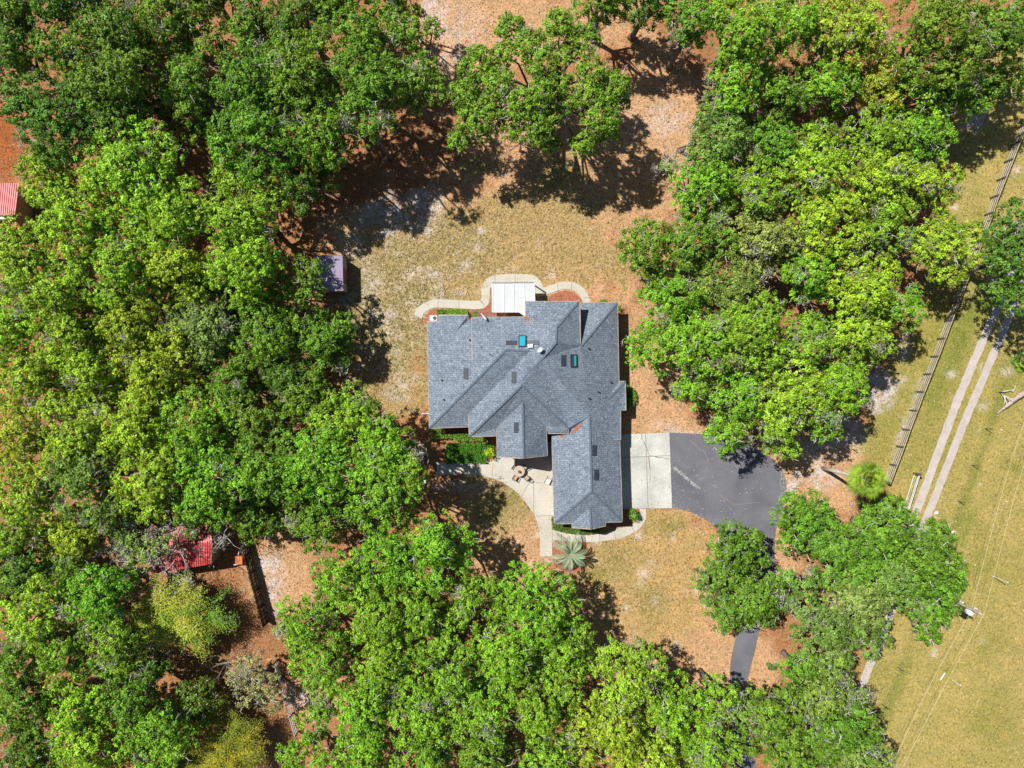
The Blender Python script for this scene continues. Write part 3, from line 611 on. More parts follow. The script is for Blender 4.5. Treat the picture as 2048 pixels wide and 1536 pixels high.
for x, y in wp: q = U(x, y); MB().tube([q, q+Vector((0, 0, 1.35))], [.055, .05], 6).build('post', M['post'], wf)
wm = MB()
for z in (.4, .8, 1.2):
    for i in range(len(wp)-1): wm.tube([U(*wp[i])+Vector((0, 0, z)), U(*wp[i+1])+Vector((0, 0, z))], .004, 3)
wm.build('wire', M['post'], wf)

# ------------------------------------------------------------------ poles, wires, sticks
pl = empty('utility_pole', U(1840, 1168), 'tall wooden utility pole with a grey transformer in the meadow', 'utility pole')
pb = U(1840, 1168); PH = 10.9
MB().tube([pb, pb+Vector((0, 0, PH))], [.17, .11], 10).build('pole', M['polewood'], pl, True)
tp = U(1939, 1223.5, 8.6); MB().tube([tp-Vector((0, 0, .55)), tp+Vector((0, 0, .30)), tp+Vector((0, 0, .38))], [.36, .36, .30], 18).build('transformer', M['grey'], pl, True)
MB().tube([tp+Vector((.1, .2, .35)), tp+Vector((.1, .2, .6))], .05, 8).build('bushing', M['dark'], pl)
MB().beam(tp, Vector((pb.x, pb.y, 8.5)), .08, .1).build('bracket', M['steel'], pl)
q = Vector((pb.x, pb.y, 7.2)); MB().tube([q+Vector((-.05, .25, -1.3)), q+Vector((0, .25, .9))], .10, 10).build('riser_conduit', M['whitepaint'], pl)
q = U(1952, 1217, 9.6); MB().tube([q-Vector((0, 0, .15)), q+Vector((0, 0, .2))], [.1, .06], 8).build('insulator', M['whitepaint'], pl)
MB().beam(q, Vector((pb.x, pb.y, 9.5)), .05, .06).build('bracket', M['steel'], pl)
q = Vector((pb.x, pb.y, PH)); MB().tube([q, q+Vector((0, 0, .25))], [.09, .06], 8).build('insulator', M['whitepaint'], pl)
for k, (pts, zz) in enumerate([([(2130, 640), (2047, 851), (2006, 980), (1944, 1215)], (11.5, 9.6, 9.0, 8.9)), ([(1940, 1226), (1855, 1380), (1781, 1536), (1700, 1700)], (8.9, 8.5, 8.4, 8.6)),
                               ([(2140, 640), (2075, 850), (2033, 980), (1968.6, 1227)], (13, 12, 11.5, 11.1)), ([(1968.6, 1227), (1885, 1380), (1806, 1534), (1722, 1700)], (11.1, 10.6, 10.4, 10.6))]):
    W3 = spline([tuple(U(x, y, z)) for (x, y), z in zip(pts, zz)], 8)
    lb = ['lower power line running up to the top right from the pole', 'lower power line running down to the bottom edge from the pole', 'upper power line from the pole top to the right edge', 'upper power line from the pole top down to the bottom edge'][k]
    o = MB().tube([Vector(p) for p in W3], .014, 4).build('power_line', M['wire']); tag(o, lb, 'power line', 'power lines on the utility pole')
def stick(name, x0, y0, h, m, lb, cat, r=.05, x1=None, y1=None, cap=None):
    a = U(x0, y0); b = a+Vector((0, 0, h)) if x1 is None else U(x1, y1, h)
    e = empty(name, a, lb, cat); MB().tube([a, b], [r, r*.9], 8).build('shaft', M[m], e)
    MB().tube([b-Vector((0, 0, .01)), b+Vector((0, 0, .12))], r*1.5, 8).build('cap', M[cap or m], e)
stick('marker_post', 1876, 1055, 2.9, 'dark', 'stout dark post with a white cap beside the track, below the gate', 'post', .16, cap='whitepaint')
stick('guy_pole', 1984, 1152, 2.6, 'whitepaint', 'thin pale pole leaning in the open meadow above the transformer', 'pole', .05)
stick('marker_stake', 1905, 1360, 1.4, 'whitepaint', 'short pale stake in the meadow near the fallen white pipe', 'stake', .05)
e = empty('white_pipe', U(1884, 1352), 'white pipe lying flat on the meadow grass', 'pipe'); MB().tube([U(1880, 1359)+Vector((0, 0, .08)), U(1889, 1346)+Vector((0, 0, .08))], .09, 8).build('pipe', M['whitepaint'], e)
stick('marker_stake', 1705, 899, .9, 'darkwood', 'small dark stake in the grass above the fan palm', 'stake', .05)
stick('marker_stake', 1112, 1120, 1.0, 'darkwood', 'dark stake in the mulch left of the silver palm', 'stake', .05)
for i, (x, y, s) in enumerate([(1873, 1026, .32), (1870, 1036, .22), (2003, 860, .14), (2013, 1003, .14), (1950, 1130, .12)]):
    e = MB(); q = U(x, y); ico = [(math.cos(t)*s*random.uniform(.7, 1.1)+q.x, math.sin(t)*s*random.uniform(.5, .9)+q.y) for t in np.linspace(0, 6.28, 9)[:-1]]
    n8 = len(ico); vs = [(*p, -.02) for p in ico]+[(q.x+(p[0]-q.x)*.6, q.y+(p[1]-q.y)*.6, s*.5*random.uniform(.7, 1.1)) for p in ico]
    e.add(vs, [tuple(range(n8, 2*n8))]+[(k, (k+1) % n8, (k+1) % n8+n8, k+n8) for k in range(n8)])
    tag(e.build('rock', M['stone']), ['pale rock lying beside the track, the larger one below the gate', 'pale rock just below the larger one beside the track', 'small pale rock near the wire shadows, upper right meadow', 'small pale rock in the meadow, right of the low wires', 'small pale rock in the meadow below the dark marker post'][i], 'rock', 'rocks on the meadow')

# fallen log
lg = empty('fallen_log', U(2020, 800), 'bleached fallen tree trunk with broken branches at the right edge', 'log')
mb = MB().tube([U(1992, 828)+Vector((0, 0, .1)), U(2010, 812)+Vector((0, 0, .3)), U(2028, 796)+Vector((0, 0, .4)), U(2042, 786)+Vector((0, 0, .45)), U(2062, 778)+Vector((0, 0, .5))], [.07, .2, .28, .36, .4], 9); mb.build('trunk', M['log'], lg, True)
mb = MB()
for a_, b_ in [((2010, 808), (1998, 784)), ((2020, 800), (2003, 790)), ((1998, 784), (2023, 779)), ((2022, 783), (2026, 770)), ((2006, 790), (2003, 808)), ((2015, 802), (2006, 793)), ((2030, 794), (2012, 800)), ((2046, 788), (2056, 792))]:
    A = U(*a_)+Vector((0, 0, .3)); B = U(*b_)+Vector((0, 0, random.uniform(.3, .9))); mb.tube([A, A.lerp(B, .5)+Vector((0, 0, .1)), B], [.07, .05, .03], 5)
mb.build('branch', M['twig'], lg)

# ------------------------------------------------------------------ patio furniture
tb = empty('patio_table', U(1038, 943), 'round stone-topped patio table with a potted plant hole in the paved yard', 'table')
q = U(1038.5, 942.5, .74)
MB().tube([(q.x, q.y, .68), (q.x, q.y, .70), (q.x, q.y, .745)], [.60, .66, .65], 28).build('table_top', M['tabletop'], tb)
MB().tube([(q.x, q.y, .05), (q.x, q.y, .68)], [.28, .09], 10).build('pedestal', M['dark'], tb)
pp = empty('potted_plant', (q.x+.05, q.y-.05, .745), 'small potted plant standing on the round patio table', 'plant')
MB().tube([(q.x+.04, q.y-.04, .745), (q.x+.04, q.y-.04, .86)], [.12, .16], 12).build('pot', M['dark'], pp)
n_ = 70; cc = np.array([q.x+.04, q.y-.04, .95])+RNG.normal(size=(n_, 3))*.08
link('foliage', np_mesh('foliage', quads(cc, unit(RNG.normal(size=(n_, 3))+[0, 0, 1]), RNG.uniform(.06, .12, n_)), n_, np.array([.12, .2, .04])*RNG.uniform(.6, 1.5, (n_, 1))), M['leaf'], pp)
def make_chair(name, label, m):
    t = empty(name, (0, 0, 0), label, 'chair')
    MB().box((-.24, -.23, .42), (.24, .23, .47)).build('seat', M[m], t)
    b = MB()
    for i in range(5): b.beam((-.20+i*.1, .24, .5), (-.20+i*.1, .33, .92), .03, .03)
    b.beam((-.24, .33, .92), (.24, .33, .92), .05, .05).beam((-.24, .24, .5), (.24, .24, .5), .04, .04); b.build('backrest', M['dark'], t)
    for s in (-1, 1):
        MB().beam((s*.26, -.2, .66), (s*.26, .3, .68), .05, .04).beam((s*.26, -.2, .45), (s*.26, -.2, .66), .03, .03).build('armrest', M['dark'], t)
        for yy in (-.2, .2): MB().beam((s*.22, yy, 0), (s*.22, yy, .43), .035, .035).build('leg', M['dark'], t)
    return t
def copy_tree(o, parent=None):
    c = o.copy(); COL.objects.link(c)
    if parent: c.parent = parent
    for ch in o.children: copy_tree(ch, c)
    return c
ch0 = None
for i, (ax, ay, lb) in enumerate([(1029.5, 935, 'tan-seated chair at the upper left of the round patio table'), (1030, 954, 'tan-seated chair at the lower left of the round patio table'), (1053.5, 955, 'chair at the lower right of the round patio table, tipped in its own shadow'),
                                (1048, 934, 'dark metal chair at the upper right of the round patio table')]):
    if ch0 is None: ch0 = make_chair('patio_chair', lb, 'cushion'); c_ = ch0
    else: c_ = copy_tree(ch0)
    c_['label'] = lb; c_['group'] = 'chairs round the patio table'; v = U(ax, ay); c_.location = (v.x, v.y, 0.05)
    d = Vector((q.x-v.x, q.y-v.y)); c_.rotation_euler = (0, 0, math.atan2(d.y, d.x)+math.pi/2)
lc = empty('lounge_chair', U(1096, 961), 'white sling lounge chair beside the garage wall', 'chair')
v = U(1096, 961); rt = -.5
m3 = Matrix.Translation((v.x, v.y, .05)) @ Matrix.Rotation(rt, 4, 'Z')
def tb_(pts, r, mm, nm):
    MB().tube([m3@Vector(p) for p in pts], r, 6).build(nm, M[mm], lc)
vv = [m3@Vector(p) for p in ((-.28, -.35, .36), (.28, -.35, .36), (.28, .15, .30), (-.28, .15, .30), (.28, .5, .85), (-.28, .5, .85))]
MB().add(vv+[x-Vector((0, 0, .03)) for x in vv], [(0, 1, 2, 3), (3, 2, 4, 5), (9, 8, 7, 6), (11, 10, 8, 9)]).build('sling', M['whitepaint'], lc)
for s in (-.3, .3): tb_([(s, -.4, .38), (s, .15, .31), (s, .55, .9)], .025, 'dark', 'side_frame'); tb_([(s, -.35, .0), (s, -.2, .6), (s, .35, .62), (s, .45, 0)], .025, 'dark', 'leg_frame')
# yard ornament by the trees, trash bag like white thing
e = empty('wheelbarrow', U(850, 962), 'white object lying in the shade at the tree edge left of the patio', 'yard item')
v = U(849.5, 961.5); MB().box((v.x-.42, v.y-.25, .35), (v.x+.38, v.y+.25, .6), .4).build('tray', M['whitepaint'], e)
MB().beam((v.x-.3, v.y-.2, .4), (v.x+1.1, v.y+.35, .55), .05, .05).beam((v.x-.3, v.y+.2, .4), (v.x+.9, v.y+.7, .55), .05, .05).build('handle', M['dark'], e)
MB().tube([(v.x-.6, v.y-.3, .2), (v.x-.55, v.y-.22, .2)], .2, 12).build('wheel', M['dark'], e)

# fallen leaves and straw scattered over the open ground
def pip(X, Y, P):
    ins = np.zeros(len(X), bool)
    for i in range(len(P)):
        a, b = P[i], P[(i+1) % len(P)]
        if a[1] == b[1]: continue
        c = ((a[1] > Y) != (b[1] > Y)) & (X < (b[0]-a[0])*(Y-a[1])/(b[1]-a[1])+a[0]); ins ^= c
    return ins
def litter():
    k = 330000; X = RNG.uniform(-62, 62, k); Y = RNG.uniform(-47, 47, k)
    PX = 1024+X/(TAN*H)*1024; PY = 768-Y/(TAN*H)*1024; bad = np.zeros(k, bool)
    for P in (asph, [(1235, 868), (1339, 865), (1345, 1017), (1235, 1018)], patio, [(855, 640), (1240, 605), (1255, 1040), (1105, 1060), (1105, 920), (862, 860)], [(1812, 1030), (1968, 655), (2040, 480), (2048, 600), (2010, 670), (1850, 1060)]): bad |= pip(PX, PY, P)
    for cx, cy in ((885, 608), (940, 609), (975, 585), (1000, 557), (1040, 557), (1075, 570), (1100, 580), (1140, 572), (1165, 590), (850, 620)): bad |= (abs(PX-cx) < 28) & (abs(PY-cy) < 9)
    xi = np.clip(np.searchsorted(GX, X), 0, len(GX)-1); yi = np.clip(np.searchsorted(GY, Y), 0, len(GY)-1); base = GC[yi, xi]; sp = GS[yi, xi]
    bad |= RNG.random(k) > (0.25+sp*1.3)
    X, Y, base, sp = X[~bad], Y[~bad], base[~bad], sp[~bad]; k = len(X)
    r = RNG.random((k, 1)); olive = np.array([.085, .085, .022]); pale = np.array([.52, .43, .31])
    t = np.where(r < .40, base*RNG.uniform(.45, .9, (k, 1)), np.where(r < .72, base*RNG.uniform(1.0, 1.5, (k, 1)), np.where(r < .86, olive*RNG.uniform(.7, 1.5, (k, 1)), pale*RNG.uniform(.7, 1.2, (k, 1)))))
    c = np.stack([X, Y, RNG.uniform(.02, .07, k)], 1); n = unit(RNG.normal(size=(k, 3))*.45+[0, 0, 1])
    o = link('leaf_litter', np_mesh('leaf_litter', quads(c, n, RNG.uniform(.10, .24, k), .55), k, np.clip(t, 0, .9)), M['moss']); o['kind'] = 'stuff'; o['label'] = 'fallen leaves and dry straw scattered over the open ground'
litter()
def paving_litter():
    P = []
    for poly, z, n in ((asph, .037, 1500), ([(1240, 869), (1338.5, 865.5), (1344, 1016), (1240, 1017.5)], .058, 450), (patio, .053, 700)):
        for _ in range(n):
            i = random.randrange(len(poly)); a = poly[i]; b = poly[(i+1) % len(poly)]; t = random.random(); x = a[0]+(b[0]-a[0])*t+random.gauss(0, 5); y = a[1]+(b[1]-a[1])*t+random.gauss(0, 5)
            if random.random() < .3: x, y = random.uniform(min(p[0] for p in poly), max(p[0] for p in poly)), random.uniform(min(p[1] for p in poly), max(p[1] for p in poly))
            P.append((*U(x, y)[:2], z+random.uniform(.004, .02)))
    P = np.array(P); k = len(P); n = unit(RNG.normal(size=(k, 3))*.25+[0, 0, 1]); t = np.where(RNG.random((k, 1)) < .5, np.array([.30, .19, .10]), np.array([.42, .36, .26]))*RNG.uniform(.5, 1.4, (k, 1))
    o = link('leaf_litter', np_mesh('leaf_litter', quads(P, n, RNG.uniform(.06, .17, k), .6), k, t), M['moss']); o['kind'] = 'stuff'; o['label'] = 'brown leaves blown onto the driveway and paths'
paving_litter()
def scuffs():
    P = []
    for _ in range(260):
        t = random.random(); P.append((*U(1347+52*t+random.gauss(0, 1.6), 934+44*t+random.gauss(0, 1.6))[:2], .042))
    for _ in range(140): P.append((*U(random.gauss(1420, 50), random.gauss(985, 45))[:2], .042))
    for _ in range(120): P.append((*U(1567+random.gauss(0, 3)-abs(random.gauss(0, 3)), random.uniform(935, 1045))[:2], .05))
    P = np.array(P); k = len(P); n = unit(RNG.normal(size=(k, 3))*.05+[0, 0, 1])
    o = link('chalky_scuff', np_mesh('chalky_scuff', quads(P, n, RNG.uniform(.05, .16, k), .7), k, np.array([.45, .44, .43])*RNG.uniform(.6, 1.2, (k, 1))), M['moss']); o['kind'] = 'stuff'; o['label'] = 'chalky white specks strewn over the asphalt'
    ck = MB()
    for pts in ([(1283, 869), (1288, 885), (1294, 897), (1298, 911), (1316, 915), (1338, 918)], [(1297, 912), (1300, 940), (1299, 965)], [(1380, 880), (1410, 905), (1425, 940)], [(1440, 990), (1470, 1010), (1520, 1005)]):
        for p, q in zip(pts[:-1], pts[1:]):
            m_ = ((p[0]+q[0])/2+random.uniform(-1.5, 1.5), (p[1]+q[1])/2+random.uniform(-1.5, 1.5)); z = .0625 if p[0] < 1340 else .0395
            A, B, C_ = U(*p), U(*m_), U(*q); A.z = B.z = C_.z = z; ck.beam(A, B, random.uniform(.04, .12), .003).beam(B, C_, random.uniform(.04, .12), .003)
    o = ck.build('paving_crack', M['joint']); o['kind'] = 'structure'
scuffs()
# ------------------------------------------------------------------ vegetation
HUE = {'L': (0.300, 0.470, 0.030), 'Y': (0.340, 0.455, 0.034), 'M': (0.155, 0.290, 0.024), 'D': (0.110, 0.210, 0.022), 'V': (0.205, 0.395, 0.025), 'P': (0.25, 0.34, 0.070), 'G': (0.185, 0.285, 0.045)}
def foliage_arrays(lobes, hue, dens=1.0, leaf=0.225, gap=0.12, flat=0.95):
    """lobes: (x,y,z,r). returns verts, tint for leaf quads; leaves sit in puffs over each lobe"""
    Vs = []; Ts = []; hue = np.array(hue)
    for (x, y, z, r) in lobes:
        npf = max(8, int(38*r*r*dens*0.62)); d = unit(RNG.normal(size=(npf, 3))); d[:, 2] = np.where(d[:, 2] < -0.25, -d[:, 2], d[:, 2])
        keep = RNG.random(npf) > gap; d = d[keep]; npf = len(d)
        rad = r*(0.35+0.70*RNG.random((npf, 1))**0.45); pc_ = np.array([x, y, z])+d*rad*np.array([1, 1, flat])
        pr = RNG.uniform(0.16, 0.42, npf); nl = (25*(pr/0.32)**2).astype(int)+4
        idx = np.repeat(np.arange(npf), nl); k = len(idx)
        off = unit(RNG.normal(size=(k, 3)))*(RNG.random((k, 1))**0.45)*pr[idx][:, None]; off[:, 2] *= 0.75
        c = pc_[idx]+off
        nrm = unit(unit(off)*0.5+d[idx]*0.75+np.array([0, 0, 0.25])+RNG.normal(size=(k, 3))*0.52)
        sz = leaf*RNG.uniform(0.6, 1.35, k)
        Vs.append(quads(c, nrm, sz, 0.62))
        pt = RNG.uniform(0.5, 1.4, (npf, 1)); yl = RNG.normal(-0.04, 0.05, (npf, 1))
        t = hue*pt[idx]*RNG.uniform(0.8, 1.2, (k, 1)); t[:, 0] *= 1+yl[idx][:, 0]; Ts.append(t)
    return np.concatenate(Vs), np.clip(np.concatenate(Ts), 0.005, 0.9)
def branchy(mb, p, d, ln, r, depth, spread=0.7, seg=3):
    pts = [p.copy()]; rr = [r]
    for i in range(seg):
        d = (d+Vector((random.gauss(0, .22), random.gauss(0, .22), random.gauss(0, .12)))).normalized(); p = p+d*ln/seg; pts.append(p.copy()); rr.append(r*(1-(i+1)/seg*.45))
    mb.tube(pts, rr, 4 if r < .06 else 6, False)
    if depth > 0:
        for k in range(random.choice((2, 2, 3))):
            nd = (d+Vector((random.gauss(0, spread), random.gauss(0, spread), random.gauss(0, spread*.5)+.05))).normalized()
            q = pts[-1] if k < 2 else pts[-2]
            branchy(mb, q.copy(), nd, ln*random.uniform(.55, .8), rr[-1]*.72, depth-1, spread, seg)
def add_tree(name, lobes_px, hue, label, group, moss=0.15, twigs=1.0, dens=1.0, leaf=0.225, gap=0.12, cat='tree', trunk_px=None, ztr=None, bark='bark'):
    L = []
    for (px, py, rpx, z) in lobes_px:
        p = U(px, py, z); L.append((p.x, p.y, z, rpx*0.06*(H-z)/H))
    cx = sum(l[0]*l[3] for l in L)/sum(l[3] for l in L); cy = sum(l[1]*l[3] for l in L)/sum(l[3] for l in L)
    if trunk_px: t = U(*trunk_px); cx, cy = t.x, t.y
    e = empty(name, (cx, cy, 0), label, cat, group)
    h = hue if isinstance(hue, tuple) else HUE[hue]
    h = tuple(c*f for c, f in zip(h, (random.uniform(.9, 1.12),)*1+(random.uniform(.93, 1.08),)+(1,)))
    v, t = foliage_arrays(L, h, dens, leaf, gap)
    link('crown', np_mesh('crown', v, len(t), t), M['leaf'], e)
    zmin = min(l[2]-l[3]*.5 for l in L); zf = max(1.2, zmin*.55); rt = min(.36, 0.14+0.04*math.sqrt(sum(l[3]**2 for l in L)))
    base = Vector((cx, cy, -.05)); fork = Vector((cx+random.uniform(-.4, .4), cy+random.uniform(-.4, .4), zf))
    tk = MB().tube([base, base.lerp(fork, .15)+Vector((0, 0, .1)), base.lerp(fork, .6), fork], [rt*1.5, rt*1.05, rt*.9, rt*.85], 9); tk.build('trunk', M[bark], e, True)
    lb = MB(); tw = MB()
    for l in L:
        c = Vector(l[:3]); m1 = fork.lerp(c, .4)+Vector((random.uniform(-.6, .6), random.uniform(-.6, .6), random.uniform(-.2, .6))); m2 = fork.lerp(c, .75)+Vector((random.uniform(-.4, .4), random.uniform(-.4, .4), random.uniform(0, .5)))
        lb.tube([fork, m1, m2, c], [rt*.6, rt*.42, rt*.3, rt*.16], 6, False)
        for k in range(int(6*twigs+.5)):
            d = Vector((random.gauss(0, 1), random.gauss(0, 1), abs(random.gauss(.25, .6)))).normalized()
            st = c+d*l[3]*random.uniform(.55, .92); st.z = c.z+(st.z-c.z)*.8
            branchy(tw, st, (d+Vector((random.gauss(0, .8), random.gauss(0, .8), .15))).normalized(), l[3]*random.uniform(.22, .40), random.uniform(.022, .045), 1, .8, 3)
    lb.build('limb', M[bark], e, True)
    if tw.v: tw.build('twig', M['twig'], e)['kind'] = 'stuff'
    if moss > 0:
        ML = [l for l in L if random.random() < moss*1.6]
        if ML:
            for (x, y, z, r) in ML[:5]:
                dd = RNG.normal(size=3); dd[2] = abs(dd[2])*.8+.3; dd /= np.linalg.norm(dd); m_ = random.randint(70, 150)
                c = np.array([x, y, z])+dd*r*np.array([.95, .95, .85])+RNG.normal(size=(m_, 3))*np.array([.45, .45, .22])
                ax = unit(RNG.normal(size=(m_, 3))*np.array([1, 1, .8])); nr = unit(np.cross(ax, unit(RNG.normal(size=(m_, 3))+[0, 0, .2]))); nr[:, 2] = np.abs(nr[:, 2]); tn = np.array([.38, .38, .31])*RNG.uniform(.6, 1.35, (m_, 1))
                link('moss', np_mesh('moss', quads(c, nr, RNG.uniform(.3, .6, m_), .14, ax), m_, tn), M['moss'], e)['kind'] = 'stuff'
    return e
def auto_lobes(cx, cy, R, ht):
    """crown of overlapping lobes inside a circle of R pixels"""
    out = []; Rm = R*.06; lr = R*random.uniform(.38, .46); zt = ht-lr*.06*.75
    n = 7 if R > 60 else 5; a0 = random.uniform(0, 6.28)
    for i in range(n):
        a = a0+6.283*i/n+random.uniform(-.25, .25); q = R*random.uniform(.54, .70)
        out.append((cx+q*math.cos(a), cy+q*math.sin(a), lr*random.uniform(.78, 1.08), zt-random.uniform(1.0, 3.4)))
    for i in range(2 if R > 60 else 1):
        a = random.uniform(0, 6.28); q = R*random.uniform(.05, .3); out.append((cx+q*math.cos(a), cy+q*math.sin(a), lr*random.uniform(1.0, 1.25), zt-random.uniform(-.3, .6)))
    return out
TONE = {'L': 'lime green', 'Y': 'yellowish green', 'M': 'mid green', 'D': 'dark green', 'V': 'fresh bright green', 'P': 'pale grey-green', 'G': 'dull green'}
ORD = ['first', 'second', 'third', 'fourth', 'fifth', 'sixth', 'seventh', 'eighth', 'ninth', 'tenth', 'eleventh', 'twelfth', 'thirteenth', 'fourteenth', 'fifteenth', 'sixteenth', 'seventeenth', 'eighteenth']
